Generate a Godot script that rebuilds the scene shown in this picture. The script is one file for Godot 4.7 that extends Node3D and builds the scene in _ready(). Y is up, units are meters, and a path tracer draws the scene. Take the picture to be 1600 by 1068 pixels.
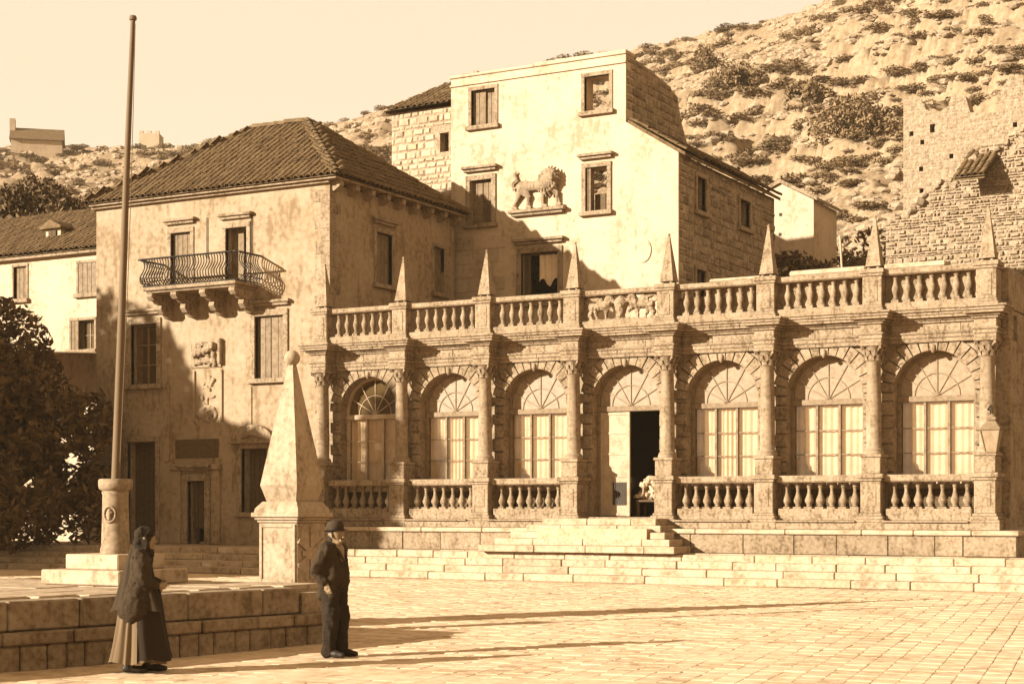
extends Node3D
# A town square with an arcaded loggia, a hip-roofed house, a roofless palace and a rocky hill.
# World: x along the loggia, y up, z towards the square. Units are metres.

class Shape:
	var v := PackedVector3Array()
	var n := PackedVector3Array()
	var c := PackedColorArray()
	var tint := Color(1, 1, 1)
	func tri(a: Vector3, b: Vector3, d: Vector3, na: Vector3, nb: Vector3, nd: Vector3) -> void:
		if (b - a).cross(d - a).dot(na + nb + nd) > 0.0:
			v.append(a); v.append(d); v.append(b)
			n.append(na); n.append(nd); n.append(nb)
		else:
			v.append(a); v.append(b); v.append(d)
			n.append(na); n.append(nb); n.append(nd)
		c.append(tint); c.append(tint); c.append(tint)
	func flat3(a: Vector3, b: Vector3, d: Vector3, o: Vector3) -> void:
		var m := (b - a).cross(d - a)
		if m.length_squared() < 1e-14: return
		m = m.normalized()
		if m.dot((a + b + d) / 3.0 - o) < 0.0:
			m = -m
			tri(a, b, d, m, m, m)
		else:
			tri(a, d, b, m, m, m)
	func quad(a: Vector3, b: Vector3, d: Vector3, e: Vector3, o: Vector3) -> void:
		flat3(a, b, d, o); flat3(a, d, e, o)
	func face(a: Vector3, b: Vector3, d: Vector3, e: Vector3, m: Vector3) -> void:
		tri(a, d, b, m, m, m); tri(a, e, d, m, m, m)
	# chamfered box
	func box(ctr: Vector3, size: Vector3, bev := 0.0, bs := Basis()) -> void:
		var h := size * 0.5
		var e := minf(bev, minf(h.x, minf(h.y, h.z)) * 0.9)
		var P := func(f: int, s: Vector3) -> Vector3:
			var p := Vector3(s.x * (h.x - e), s.y * (h.y - e), s.z * (h.z - e))
			p[f] = s[f] * h[f]
			return ctr + bs * p
		for f in 3:
			var g := (f + 1) % 3
			var k := (f + 2) % 3
			for s1 in [-1.0, 1.0]:
				var q := []
				for w in [[-1.0, -1.0], [1.0, -1.0], [1.0, 1.0], [-1.0, 1.0]]:
					var s := Vector3.ZERO
					s[f] = s1; s[g] = w[0]; s[k] = w[1]
					q.append(P.call(f, s))
				quad(q[0], q[1], q[2], q[3], ctr)
				if e > 0.0:
					for s2 in [-1.0, 1.0]:
						var a := Vector3.ZERO
						a[f] = s1; a[g] = s2; a[k] = -1.0
						var b := a
						b[k] = 1.0
						quad(P.call(f, a), P.call(f, b), P.call(g, b), P.call(g, a), ctr)
		if e > 0.0:
			for sx in [-1.0, 1.0]:
				for sy in [-1.0, 1.0]:
					for sz in [-1.0, 1.0]:
						var s := Vector3(sx, sy, sz)
						flat3(P.call(0, s), P.call(1, s), P.call(2, s), ctr)
	func span(lo: Vector3, hi: Vector3, bev := 0.0) -> void:
		box((lo + hi) * 0.5, hi - lo, bev)
	# frustum on square plans: half widths at two heights
	func taper(o: Vector3, y0: float, y1: float, hx0: float, hz0: float, hx1: float, hz1: float, bs := Basis(), top := Vector3.ZERO) -> void:
		var lo := []
		var hi := []
		for s in [[-1, -1], [1, -1], [1, 1], [-1, 1]]:
			lo.append(o + bs * Vector3(s[0] * hx0, y0, s[1] * hz0))
			hi.append(o + bs * (Vector3(s[0] * hx1, y1, s[1] * hz1) + top))
		var m := o + bs * Vector3(0, (y0 + y1) * 0.5, 0)
		for i in 4:
			quad(lo[i], lo[(i + 1) % 4], hi[(i + 1) % 4], hi[i], m)
		quad(lo[0], lo[1], lo[2], lo[3], m)
		quad(hi[0], hi[1], hi[2], hi[3], m)
	# profile of Vector2(radius, height)
	func lathe(o: Vector3, prof: Array, seg := 12, bs := Basis(), sx := 1.0, sz := 1.0) -> void:
		for i in prof.size() - 1:
			var p: Vector2 = prof[i]
			var q: Vector2 = prof[i + 1]
			var d := q - p
			if d.length() < 1e-6: continue
			var nr := Vector2(d.y, -d.x).normalized()
			var np := nr
			var nq := nr
			if i > 0:
				var d0: Vector2 = (p - prof[i - 1])
				var n0 := Vector2(d0.y, -d0.x).normalized()
				if n0.dot(nr) > 0.6: np = (n0 + nr).normalized()
			if i < prof.size() - 2:
				var d1: Vector2 = (prof[i + 2] - q)
				var n1 := Vector2(d1.y, -d1.x).normalized()
				if n1.dot(nr) > 0.6: nq = (n1 + nr).normalized()
			for k in seg:
				var a := TAU * k / seg
				var b := TAU * (k + 1) / seg
				var ca := Vector3(cos(a) * sx, 0, sin(a) * sz)
				var cb := Vector3(cos(b) * sx, 0, sin(b) * sz)
				var up := Vector3(0, 1, 0)
				var A := o + bs * (ca * p.x + up * p.y)
				var Bq := o + bs * (cb * p.x + up * p.y)
				var C := o + bs * (cb * q.x + up * q.y)
				var D := o + bs * (ca * q.x + up * q.y)
				var nA := bs * (ca * np.x + up * np.y)
				var nB := bs * (cb * np.x + up * np.y)
				var nC := bs * (cb * nq.x + up * nq.y)
				var nD := bs * (ca * nq.x + up * nq.y)
				if p.x > 1e-5: tri(A, Bq, C, nA, nB, nC)
				if q.x > 1e-5: tri(A, C, D, nA, nC, nD)
	func tube(pts: Array, rad: Array, seg := 6, caps := true) -> void:
		var rings := []
		var nrm := []
		var side := Vector3(0.31, 0.2, 0.93)
		for i in pts.size():
			var t: Vector3 = (pts[mini(i + 1, pts.size() - 1)] - pts[maxi(i - 1, 0)]).normalized()
			var x := t.cross(side)
			if x.length() < 0.05: x = t.cross(Vector3(1, 0, 0))
			x = x.normalized()
			var y := t.cross(x).normalized()
			side = -y if y.dot(side) < 0 else y
			side = x.cross(t)
			var r := []
			var m := []
			for k in seg:
				var a := TAU * k / seg
				var d := x * cos(a) + y * sin(a)
				r.append(pts[i] + d * rad[i])
				m.append(d)
			rings.append(r); nrm.append(m)
		for i in pts.size() - 1:
			for k in seg:
				var j := (k + 1) % seg
				var a: Vector3 = rings[i][k]
				var b: Vector3 = rings[i][j]
				var d: Vector3 = rings[i + 1][j]
				var e: Vector3 = rings[i + 1][k]
				tri(a, b, d, nrm[i][k], nrm[i][j], nrm[i + 1][j])
				tri(a, d, e, nrm[i][k], nrm[i + 1][j], nrm[i + 1][k])
		if caps:
			for i in [0, pts.size() - 1]:
				var o: Vector3 = pts[1] if i == 0 else pts[pts.size() - 2]
				for k in range(1, seg - 1):
					flat3(rings[i][0], rings[i][k], rings[i][k + 1], o)
	# polygon in the plane of ux, uy, pushed from depth d0 to d1 along nz
	func prism(o: Vector3, ux: Vector3, uy: Vector3, nz: Vector3, poly: PackedVector2Array, d0: float, d1: float) -> void:
		var ix := Geometry2D.triangulate_polygon(poly)
		for i in range(0, ix.size(), 3):
			var p: Vector2 = poly[ix[i]]
			var q: Vector2 = poly[ix[i + 1]]
			var r: Vector2 = poly[ix[i + 2]]
			for d in [d0, d1]:
				var oo: Vector3 = o + nz * (d0 + d1) * 0.5 + ux * p.x + uy * p.y
				flat3(o + ux * p.x + uy * p.y + nz * d, o + ux * q.x + uy * q.y + nz * d, o + ux * r.x + uy * r.y + nz * d, oo)
		var cw := Geometry2D.is_polygon_clockwise(poly)
		for i in poly.size():
			var p := poly[i]
			var q := poly[(i + 1) % poly.size()]
			var e := q - p
			var out := Vector2(e.y, -e.x) * (-1.0 if cw else 1.0)
			var a := o + ux * p.x + uy * p.y
			var b := o + ux * q.x + uy * q.y
			var inn := (a + b) * 0.5 + nz * (d0 + d1) * 0.5 - (ux * out.x + uy * out.y)
			quad(a + nz * d0, b + nz * d0, b + nz * d1, a + nz * d1, inn)
	func mesh() -> ArrayMesh:
		var a := []
		a.resize(Mesh.ARRAY_MAX)
		a[Mesh.ARRAY_VERTEX] = v
		a[Mesh.ARRAY_NORMAL] = n
		a[Mesh.ARRAY_COLOR] = c
		var m := ArrayMesh.new()
		m.add_surface_from_arrays(Mesh.PRIMITIVE_TRIANGLES, a)
		return m

const EX := Vector3(1, 0, 0)
const EY := Vector3(0, 1, 0)
const EZ := Vector3(0, 0, 1)
const CAM := Vector3(25.46, 1.85, 35.86)
const YAW := 29.0
const FOCAL := 2579.0            # in pixels of the 1600 pixel wide photograph

var M := {}
var used := {}
var rng := RandomNumberGenerator.new()
var noise := FastNoiseLite.new()
var sharedm := {}

# ---------------------------------------------------------------- helpers
func away(right: float, depth: float, up: float) -> Vector3:
	var t := deg_to_rad(YAW)
	return Vector3(CAM.x + right * cos(t) - depth * sin(t), up, CAM.z - right * sin(t) - depth * cos(t))

func numbered(called: String) -> String:
	used[called] = used.get(called, -1) + 1
	return called if used[called] == 0 else "%s_%03d" % [called, used[called]]

func tag(o: Node, label: String, category: String, group := "") -> void:
	o.set_meta("label", label); o.set_meta("category", category)
	if group: o.set_meta("group", group)

func thing(called: String, label: String, category: String, at := Vector3.ZERO, group := "") -> Node3D:
	var o := Node3D.new()
	o.name = numbered(called)
	add_child(o)
	o.position = at
	tag(o, label, category, group)
	return o

func setting(called: String, mesh: Mesh, mat: Material) -> MeshInstance3D:
	var o := MeshInstance3D.new()
	o.name = numbered(called)
	o.mesh = mesh
	o.material_override = mat
	add_child(o)
	o.set_meta("kind", "structure")
	return o

# a mesh given in world coordinates (moved by xf) becomes a part of parent
func part(parent: Node3D, called: String, mesh: Mesh, mat: Material, xf := Transform3D()) -> MeshInstance3D:
	var o := MeshInstance3D.new()
	o.name = called
	o.mesh = mesh
	o.material_override = mat
	o.transform = parent.global_transform.affine_inverse() * xf
	parent.add_child(o, true)
	return o

func stuff(o: Node) -> void:
	o.set_meta("kind", "stuff")

func lin(r: float, g: float, b: float) -> Color:
	return Color(r, g, b).linear_to_srgb()

func tone(v: float, warm := 0.0) -> Color:
	v *= 0.53
	return lin(v, v * (0.70 - 0.14 * warm), v * (0.415 - 0.22 * warm))

func noise_bytes(sd: int, freq: float, size: int, oct := 4, kind := FastNoiseLite.TYPE_SIMPLEX_SMOOTH) -> PackedByteArray:
	var f := FastNoiseLite.new()
	f.seed = sd
	f.noise_type = kind
	f.frequency = freq
	f.fractal_octaves = oct
	var im := f.get_seamless_image(size, size)
	im.convert(Image.FORMAT_L8)
	return im.get_data()

# colour texture from a coarse and a fine noise; spots are small dark pits
func blend_tex(sd: int, cols: Array, f1: float, f2: float, mixing: float, spots := 0.0, size := 512, streak := 0.0) -> ImageTexture:
	var a := noise_bytes(sd, f1, size, 4)
	var b := noise_bytes(sd + 7, f2, size, 3)
	var s := noise_bytes(sd + 13, 0.06, size, 2)
	var w := noise_bytes(sd + 29, 0.03, size, 3)
	var lut := []
	for i in 256:
		var t := i / 255.0 * (cols.size() - 1)
		var k := mini(int(t), cols.size() - 2)
		var cc: Color = cols[k].lerp(cols[k + 1], t - k)
		lut.append(Vector3i(int(cc.r * 255), int(cc.g * 255), int(cc.b * 255)))
	var out := PackedByteArray()
	out.resize(size * size * 3)
	for i in size * size:
		var t: float = a[i] * (1.0 - mixing) + b[i] * mixing
		t = (t - 128.0) * 1.5 + 128.0
		if spots > 0.0 and s[i] < 80: t -= (80 - s[i]) * spots
		if streak > 0.0:
			var row := i / size
			var k: int = w[(mini(row, size - 1 - row) / 4) * size + i % size]
			if k > 140: t -= (k - 140) * streak
		var q: Vector3i = lut[clampi(int(t), 0, 255)]
		out[i * 3] = q.x; out[i * 3 + 1] = q.y; out[i * 3 + 2] = q.z
	return ImageTexture.create_from_image(Image.create_from_data(size, size, false, Image.FORMAT_RGB8, out))

func bump_tex(sd: int, freq: float, oct: int, kind := FastNoiseLite.TYPE_SIMPLEX_SMOOTH, size := 512) -> ImageTexture:
	return ImageTexture.create_from_image(Image.create_from_data(size, size, false, Image.FORMAT_L8, noise_bytes(sd, freq, size, oct, kind)))

func mat(called: String, tex: Texture2D, metres: float, rough := 0.92, bump: Texture2D = null, bump_cm := 0.0, colour := Color.WHITE) -> StandardMaterial3D:
	var m := StandardMaterial3D.new()
	m.resource_name = called
	m.albedo_color = colour
	m.albedo_texture = tex
	m.roughness = rough
	m.metallic_specular = 0.25
	m.vertex_color_use_as_albedo = true
	m.uv1_triplanar = true
	m.uv1_world_triplanar = true
	m.uv1_scale = Vector3.ONE / metres
	if bump:
		m.heightmap_enabled = true
		m.heightmap_texture = bump
		m.heightmap_scale = bump_cm
	M[called] = m
	return m

func plain(called: String, colour: Color, rough := 0.8) -> StandardMaterial3D:
	var m := StandardMaterial3D.new()
	m.resource_name = called
	m.albedo_color = colour
	m.roughness = rough
	m.metallic_specular = 0.3
	m.vertex_color_use_as_albedo = true
	M[called] = m
	return m

# wall with rectangular holes: plane of ux, uy, thickness along inn
func wall_cells(b: Shape, o: Vector3, ux: Vector3, uy: Vector3, inn: Vector3, r: Rect2, holes: Array) -> void:
	var xs := [r.position.x, r.end.x]
	var ys := [r.position.y, r.end.y]
	for h in holes:
		xs.append(h.position.x); xs.append(h.end.x)
		ys.append(h.position.y); ys.append(h.end.y)
	xs.sort(); ys.sort()
	var X := []
	var Y := []
	for x in xs:
		if x >= r.position.x - 1e-4 and x <= r.end.x + 1e-4 and (X.is_empty() or x - X[-1] > 1e-3): X.append(x)
	for y in ys:
		if y >= r.position.y - 1e-4 and y <= r.end.y + 1e-4 and (Y.is_empty() or y - Y[-1] > 1e-3): Y.append(y)
	var full := func(i: int, j: int) -> bool:
		if i < 0 or j < 0 or i >= X.size() - 1 or j >= Y.size() - 1: return false
		var p := Vector2((X[i] + X[i + 1]) * 0.5, (Y[j] + Y[j + 1]) * 0.5)
		for h in holes:
			if h.has_point(p): return false
		return true
	var at := func(x: float, y: float) -> Vector3: return o + ux * x + uy * y
	var nf := -inn.normalized()
	for i in X.size() - 1:
		for j in Y.size() - 1:
			if not full.call(i, j): continue
			var a: Vector3 = at.call(X[i], Y[j])
			var q: Vector3 = at.call(X[i + 1], Y[j])
			var d: Vector3 = at.call(X[i + 1], Y[j + 1])
			var e: Vector3 = at.call(X[i], Y[j + 1])
			var m := (a + d) * 0.5 + inn * 0.5
			b.quad(a, q, d, e, m)
			b.quad(a + inn, q + inn, d + inn, e + inn, m)
			if not full.call(i - 1, j): b.quad(a, e, e + inn, a + inn, m)
			if not full.call(i + 1, j): b.quad(q, d, d + inn, q + inn, m)
			if not full.call(i, j - 1): b.quad(a, q, q + inn, a + inn, m)
			if not full.call(i, j + 1): b.quad(e, d, d + inn, e + inn, m)

# proud, uneven stones over a wall face
func masonry(b: Shape, o: Vector3, ux: Vector3, uy: Vector3, nz: Vector3, r: Rect2, holes: Array, ch: Vector2, bw: Vector2, proud: float, poly := PackedVector2Array(), dark := 0.0) -> void:
	var y := r.position.y
	while y < r.end.y - 0.05:
		var h := minf(rng.randf_range(ch.x, ch.y), r.end.y - y)
		var x := r.position.x - rng.randf() * bw.x * 0.5
		while x < r.end.x:
			var w := rng.randf_range(bw.x, bw.y)
			var x0 := maxf(x, r.position.x)
			var x1 := minf(x + w, r.end.x)
			x += w
			if x1 - x0 < 0.08: continue
			var rc := Rect2(x0, y, x1 - x0, h)
			var skip := false
			for hh in holes:
				if hh.intersects(rc): skip = true
			if poly.size() and not Geometry2D.is_point_in_polygon(rc.get_center(), poly): skip = true
			if skip or (dark > 0.0 and rng.randf() < 0.1): continue
			var g := 0.012
			var bv := minf(0.03, h * 0.18)
			var p := proud * rng.randf_range(0.45, 1.15)
			var lo := []
			var hi := []
			for s in [[x0 + g, y + g, 1, 1], [x1 - g, y + g, -1, 1], [x1 - g, y + h - g, -1, -1], [x0 + g, y + h - g, 1, -1]]:
				var jx := rng.randf_range(0, 0.025)
				var jy := rng.randf_range(0, 0.025)
				lo.append(o + ux * (s[0] + s[2] * jx * 0.5) + uy * (s[1] + s[3] * jy * 0.5))
				hi.append(o + ux * (s[0] + s[2] * (bv + jx)) + uy * (s[1] + s[3] * (bv + jy)) + nz * (p + rng.randf_range(-0.2, 0.2) * proud))
			var k := rng.randf_range(0.78, 1.12) - (dark if rng.randf() < 0.2 else 0.0)
			b.tint = Color(k, k * rng.randf_range(0.96, 1.02), k * rng.randf_range(0.92, 1.03))
			var mid := o + ux * (x0 + x1) * 0.5 + uy * (y + h * 0.5) - nz * 0.05
			b.quad(hi[0], hi[1], hi[2], hi[3], mid)
			for i in 4:
				b.quad(lo[i], lo[(i + 1) % 4], hi[(i + 1) % 4], hi[i], mid)
		y += h
	b.tint = Color.WHITE

# foliage: many leaf-sized faces through the lobes of a crown
func foliage(b: Shape, lobes: Array, count: int, leaf: float, clump := 0.9, hollow := 0.35) -> void:
	var vol := 0.0
	var acc := []
	for l in lobes:
		vol += l[1].x * l[1].y * l[1].z
		acc.append(vol)
	var made := 0
	var tries := 0
	while made < count and tries < count * 6:
		tries += 1
		var t := rng.randf() * vol
		var k := 0
		while acc[k] < t: k += 1
		var d := Vector3(rng.randfn(), rng.randfn(), rng.randfn()).normalized()
		var p: Vector3 = lobes[k][0] + d * lobes[k][1] * pow(rng.randf(), hollow)
		if noise.get_noise_3dv(p * (75.0 * clump)) < -0.02: continue
		var s := leaf * rng.randf_range(0.55, 1.3)
		var x := Vector3(rng.randfn(), rng.randfn(), rng.randfn()).normalized()
		var y := x.cross(Vector3(rng.randfn(), rng.randfn(), rng.randfn())).normalized()
		var nn := x.cross(y)
		var g := rng.randf_range(0.65, 1.3)
		b.tint = Color(g, g, g)
		var tip := p + x * s
		var l := p + y * s * 0.38
		var r := p - y * s * 0.38
		b.tri(p - x * s, l, tip, nn, nn, nn)
		b.tri(p - x * s, tip, r, nn, nn, nn)
		made += 1
	b.tint = Color.WHITE

# smooth surface round tapered bones [a, b, ra, rb]; k is the softness of the joins
func flesh(b: Shape, bones: Array, cell: float, k: float, squash := Vector3.ONE, origin := Vector3.ZERO, wrinkle := 0.0) -> void:
	var lo := Vector3(1e9, 1e9, 1e9)
	var hi := -lo
	for q in bones:
		for i in 2:
			var rr: Vector3 = Vector3.ONE * (q[2 + i] + 2.0 * cell + k * 0.3)
			lo = lo.min(q[i] - rr); hi = hi.max(q[i] + rr)
	var nx := int((hi.x - lo.x) / cell) + 2
	var ny := int((hi.y - lo.y) / cell) + 2
	var nz := int((hi.z - lo.z) / cell) + 2
	var f := PackedFloat32Array()
	f.resize(nx * ny * nz)
	f.fill(1.0)
	for q in bones:
		var a: Vector3 = q[0]
		var ab: Vector3 = q[1] - q[0]
		var ra: float = q[2]
		var rb: float = q[3]
		var l2 := maxf(ab.length_squared(), 1e-9)
		var pad := maxf(ra, rb) + k + 2.0 * cell
		var m0 := (a.min(q[1]) - Vector3.ONE * pad - lo) / cell
		var m1 := (a.max(q[1]) + Vector3.ONE * pad - lo) / cell
		for z in range(maxi(0, int(m0.z)), mini(nz, int(m1.z) + 2)):
			for y in range(maxi(0, int(m0.y)), mini(ny, int(m1.y) + 2)):
				for x in range(maxi(0, int(m0.x)), mini(nx, int(m1.x) + 2)):
					var p := lo + Vector3(x, y, z) * cell
					var t := clampf((p - a).dot(ab) / l2, 0.0, 1.0)
					var d := (p - a - ab * t).length() - lerpf(ra, rb, t)
					var i := (z * ny + y) * nx + x
					var o := f[i]
					var h := maxf(k - absf(o - d), 0.0) / k
					f[i] = minf(o, d) - h * h * k * 0.25
	if wrinkle > 0.0:
		for z in nz:
			for y in ny:
				for x in nx:
					var i := (z * ny + y) * nx + x
					if absf(f[i]) < 0.06:
						var p := lo + Vector3(x, y, z) * cell
						f[i] += wrinkle * (noise.get_noise_3d(p.x * 900.0, p.y * 420.0, p.z * 900.0) + 0.6 * noise.get_noise_3d(p.x * 500.0 + p.y * 900.0, p.y * 1500.0, p.z * 500.0))
	var corner := [0, 1, nx, nx + 1, nx * ny, nx * ny + 1, nx * ny + nx, nx * ny + nx + 1]
	var offs := [Vector3(0, 0, 0), Vector3(1, 0, 0), Vector3(0, 1, 0), Vector3(1, 1, 0), Vector3(0, 0, 1), Vector3(1, 0, 1), Vector3(0, 1, 1), Vector3(1, 1, 1)]
	var edges := [[0, 1], [2, 3], [4, 5], [6, 7], [0, 2], [1, 3], [4, 6], [5, 7], [0, 4], [1, 5], [2, 6], [3, 7]]
	var pos := {}
	var nrm := {}
	for z in nz - 1:
		for y in ny - 1:
			var row := (z * ny + y) * nx
			for x in nx - 1:
				var i := row + x
				var s := 0
				for cq in corner:
					if f[i + cq] < 0.0: s += 1
				if s == 0 or s == 8: continue
				var sum := Vector3.ZERO
				var cnt := 0
				for e in edges:
					var fa := f[i + corner[e[0]]]
					var fb := f[i + corner[e[1]]]
					if (fa < 0.0) != (fb < 0.0):
						sum += offs[e[0]].lerp(offs[e[1]], fa / (fa - fb))
						cnt += 1
				pos[i] = (lo + (Vector3(x, y, z) + sum / cnt) * cell) * squash + origin
				var g := Vector3(f[i + 1] + f[i + nx + 1] + f[i + nx * ny + 1] - f[i] - f[i + nx] - f[i + nx * ny], f[i + nx] + f[i + nx + 1] + f[i + nx * ny + nx] - f[i] - f[i + 1] - f[i + nx * ny], f[i + nx * ny] + f[i + nx * ny + 1] + f[i + nx * ny + nx] - f[i] - f[i + 1] - f[i + nx])
				nrm[i] = (g / squash).normalized()
	for z in range(1, nz - 1):
		for y in range(1, ny - 1):
			for x in range(1, nx - 1):
				var i := (z * ny + y) * nx + x
				var inside := f[i] < 0.0
				for ax in 3:
					var step: int = [1, nx, nx * ny][ax]
					if (f[i + step] < 0.0) == inside: continue
					var u: int = [nx, nx * ny, 1][ax]
					var w: int = [nx * ny, 1, nx][ax]
					var q := [i - u - w, i - w, i, i - u]
					if not (pos.has(q[0]) and pos.has(q[1]) and pos.has(q[2]) and pos.has(q[3])): continue
					if inside: q = [q[0], q[3], q[2], q[1]]
					b.tri(pos[q[0]], pos[q[1]], pos[q[2]], nrm[q[0]], nrm[q[1]], nrm[q[2]])
					b.tri(pos[q[0]], pos[q[2]], pos[q[3]], nrm[q[0]], nrm[q[2]], nrm[q[3]])

func ground_y(z: float) -> float:
	return clampf(0.0135 * (20.0 - z), 0.0, 0.23)

# ---------------------------------------------------------------- scene
func _ready() -> void:
	rng.seed = 4711
	noise.seed = 5
	noise.frequency = 0.01
	noise.fractal_octaves = 4
	camera_and_light()
	materials()
	hill()
	square()
	terrace_steps()
	loggia()
	house()
	palace()
	backdrop_buildings()
	vegetation()
	platform()
	flagpole()
	obelisk()
	lantern()
	doorway_goods()
	people()

func camera_and_light() -> void:
	var cam := Camera3D.new()
	cam.name = "camera"
	add_child(cam)
	cam.position = CAM
	cam.rotation_degrees.y = YAW
	var near := 0.5
	cam.projection = Camera3D.PROJECTION_FRUSTUM
	cam.near = near
	cam.far = 900.0
	cam.size = near * 1068.0 / FOCAL
	cam.frustum_offset = Vector2(0, near * (795.0 - 534.0) / FOCAL)
	cam.current = true
	var sun := DirectionalLight3D.new()
	sun.name = "sun"
	add_child(sun)
	sun.look_at_from_position(Vector3.ZERO, Vector3(0.76, -0.42, -1.0), EY)
	sun.light_energy = 1.6
	sun.light_color = lin(1.0, 0.99, 0.95)
	sun.light_angular_distance = 0.6
	sun.shadow_enabled = true
	var env := Environment.new()
	var sky := Sky.new()
	var sm := ProceduralSkyMaterial.new()
	sm.sky_top_color = lin(0.165, 0.08, 0.022)
	sm.sky_horizon_color = lin(0.328, 0.28, 0.206)
	sm.sky_curve = 1.6
	sm.ground_horizon_color = lin(0.20, 0.13, 0.06)
	sm.ground_bottom_color = lin(0.13, 0.09, 0.05)
	sm.sun_angle_max = 0.0
	var veil := NoiseTexture2D.new()
	veil.width = 1024
	veil.height = 512
	veil.seamless = true
	var vn := FastNoiseLite.new()
	vn.seed = 12
	vn.frequency = 0.006
	vn.fractal_octaves = 5
	veil.noise = vn
	var ramp := Gradient.new()
	ramp.set_color(0, Color(1, 0.86, 0.62, 0.0))
	ramp.set_color(1, Color(1, 0.86, 0.62, 1.0))
	veil.color_ramp = ramp
	sm.sky_cover = veil
	sm.sky_cover_modulate = Color(0.16, 0.16, 0.16, 0.35)
	sky.sky_material = sm
	env.background_mode = Environment.BG_SKY
	env.sky = sky
	env.tonemap_mode = Environment.TONE_MAPPER_LINEAR
	env.tonemap_exposure = 3.15
	env.fog_enabled = true
	env.fog_density = 0.0003
	env.fog_light_color = lin(0.95, 0.70, 0.42)
	env.sdfgi_enabled = true
	env.ssao_enabled = true
	env.ssil_enabled = true
	var we := WorldEnvironment.new()
	we.name = "environment"
	we.environment = env
	add_child(we)

func materials() -> void:
	var pit := bump_tex(3, 0.02, 5)
	var fine := bump_tex(9, 0.05, 4)
	var lump := bump_tex(21, 0.012, 5)
	mat("limestone", blend_tex(11, [tone(0.21, 0.5), tone(0.38, 0.25), tone(0.48, 0.1), tone(0.55)], 0.009, 0.05, 0.55, 1.6, 1024, 1.1), 5.9, 0.9, pit, 1.4)
	mat("carved", blend_tex(15, [tone(0.21, 0.5), tone(0.39, 0.25), tone(0.49, 0.1), tone(0.56)], 0.010, 0.05, 0.55, 1.2, 1024, 1.1), 4.3, 0.9, fine, 0.8)
	mat("plaster", blend_tex(31, [tone(0.32, 0.5), tone(0.46, 0.25), tone(0.52, 0.1), tone(0.57)], 0.006, 0.05, 0.5, 1.8, 1024, 1.5), 11.7, 0.95, lump, 2.0)
	mat("pale_plaster", blend_tex(37, [tone(0.54, 0.2), tone(0.72), tone(0.80), tone(0.84)], 0.006, 0.05, 0.45, 1.4, 1024, 1.0), 12.1, 0.95, lump, 1.6)
	mat("rubble", blend_tex(41, [tone(0.24, 0.4), tone(0.42, 0.2), tone(0.54), tone(0.64)], 0.02, 0.06, 0.5, 1.2), 2.6, 0.95, pit, 2.4)
	mat("steps_stone", blend_tex(47, [tone(0.36, 0.4), tone(0.58, 0.15), tone(0.70), tone(0.76)], 0.01, 0.04, 0.45, 1.6), 2.8, 0.85, pit, 1.2)
	mat("paving", blend_tex(53, [tone(0.60, 0.35), tone(0.90, 0.15), tone(1.04), tone(1.1)], 0.006, 0.03, 0.5, 1.4, 1024), 9.3, 0.88, pit, 1.6)
	mat("monument", blend_tex(49, [tone(0.30, 0.4), tone(0.50, 0.15), tone(0.60), tone(0.66)], 0.008, 0.05, 0.5, 1.6, 512, 1.0), 3.4, 0.9, pit, 1.2)
	mat("earth", blend_tex(59, [tone(0.46, 0.4), tone(0.64, 0.3), tone(0.76, 0.2), tone(0.84, 0.15)], 0.01, 0.05, 0.5, 0.8), 3.1, 0.97, pit, 2.0)
	mat("tiles", blend_tex(61, [tone(0.10, 0.9), tone(0.19, 0.8), tone(0.26, 0.7), tone(0.36, 0.5)], 0.01, 0.05, 0.5, 0.8), 2.4, 0.9, fine, 0.6)
	mat("hillside", blend_tex(67, [tone(0.22, 0.6), tone(0.38, 0.4), tone(0.51, 0.25), tone(0.61, 0.1)], 0.010, 0.05, 0.55, 2.4, 1024), 23.0, 0.97, lump, 12.0)
	mat("wood", blend_tex(71, [tone(0.10, 0.8), tone(0.17, 0.7), tone(0.22, 0.6)], 0.02, 0.05, 0.6), 1.6, 0.8)
	mat("painted_wood", blend_tex(73, [tone(0.22, 0.5), tone(0.34, 0.3), tone(0.42, 0.2)], 0.015, 0.05, 0.4, 0.8), 1.8, 0.75)
	mat("white_paint", blend_tex(79, [tone(0.46, 0.3), tone(0.62, 0.1), tone(0.72)], 0.012, 0.05, 0.4, 1.0), 2.3, 0.65)
	mat("shutter", blend_tex(83, [tone(0.20, 0.5), tone(0.32, 0.4), tone(0.40, 0.3)], 0.015, 0.05, 0.4), 1.9, 0.8)
	mat("curtain", blend_tex(89, [tone(0.92, 0.1), tone(1.12), tone(1.22)], 0.01, 0.06, 0.35, 0.8), 2.1, 0.95)
	mat("dusty_glass", blend_tex(97, [tone(0.34, 0.35), tone(0.44, 0.25), tone(0.51, 0.15)], 0.015, 0.06, 0.4, 0.5), 1.5, 0.4)
	mat("leaf", null, 1.0, 0.8)
	M.leaf.albedo_color = tone(0.20, 0.9)
	M.leaf.backlight_enabled = true
	M.leaf.backlight = tone(0.08, 0.9)
	mat("scrub", null, 1.0, 0.9)
	M.scrub.albedo_color = tone(0.36, 0.6)
	mat("bark", blend_tex(101, [tone(0.07, 0.8), tone(0.13, 0.7), tone(0.20, 0.6)], 0.03, 0.06, 0.5), 0.8, 0.95)
	plain("iron", tone(0.05, 0.9), 0.6)
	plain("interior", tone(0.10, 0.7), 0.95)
	plain("dark_cloth", tone(0.035, 1.0), 0.95)
	plain("brown_cloth", tone(0.06, 1.0), 0.95)
	plain("skirt_cloth", tone(0.22, 0.6), 0.95)
	plain("pale_cloth", tone(0.66, 0.1), 0.95)
	plain("felt", tone(0.07, 0.9), 0.9)
	plain("leather", tone(0.04, 1.0), 0.55)
	plain("skin", tone(0.38, 0.5), 0.6)
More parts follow.
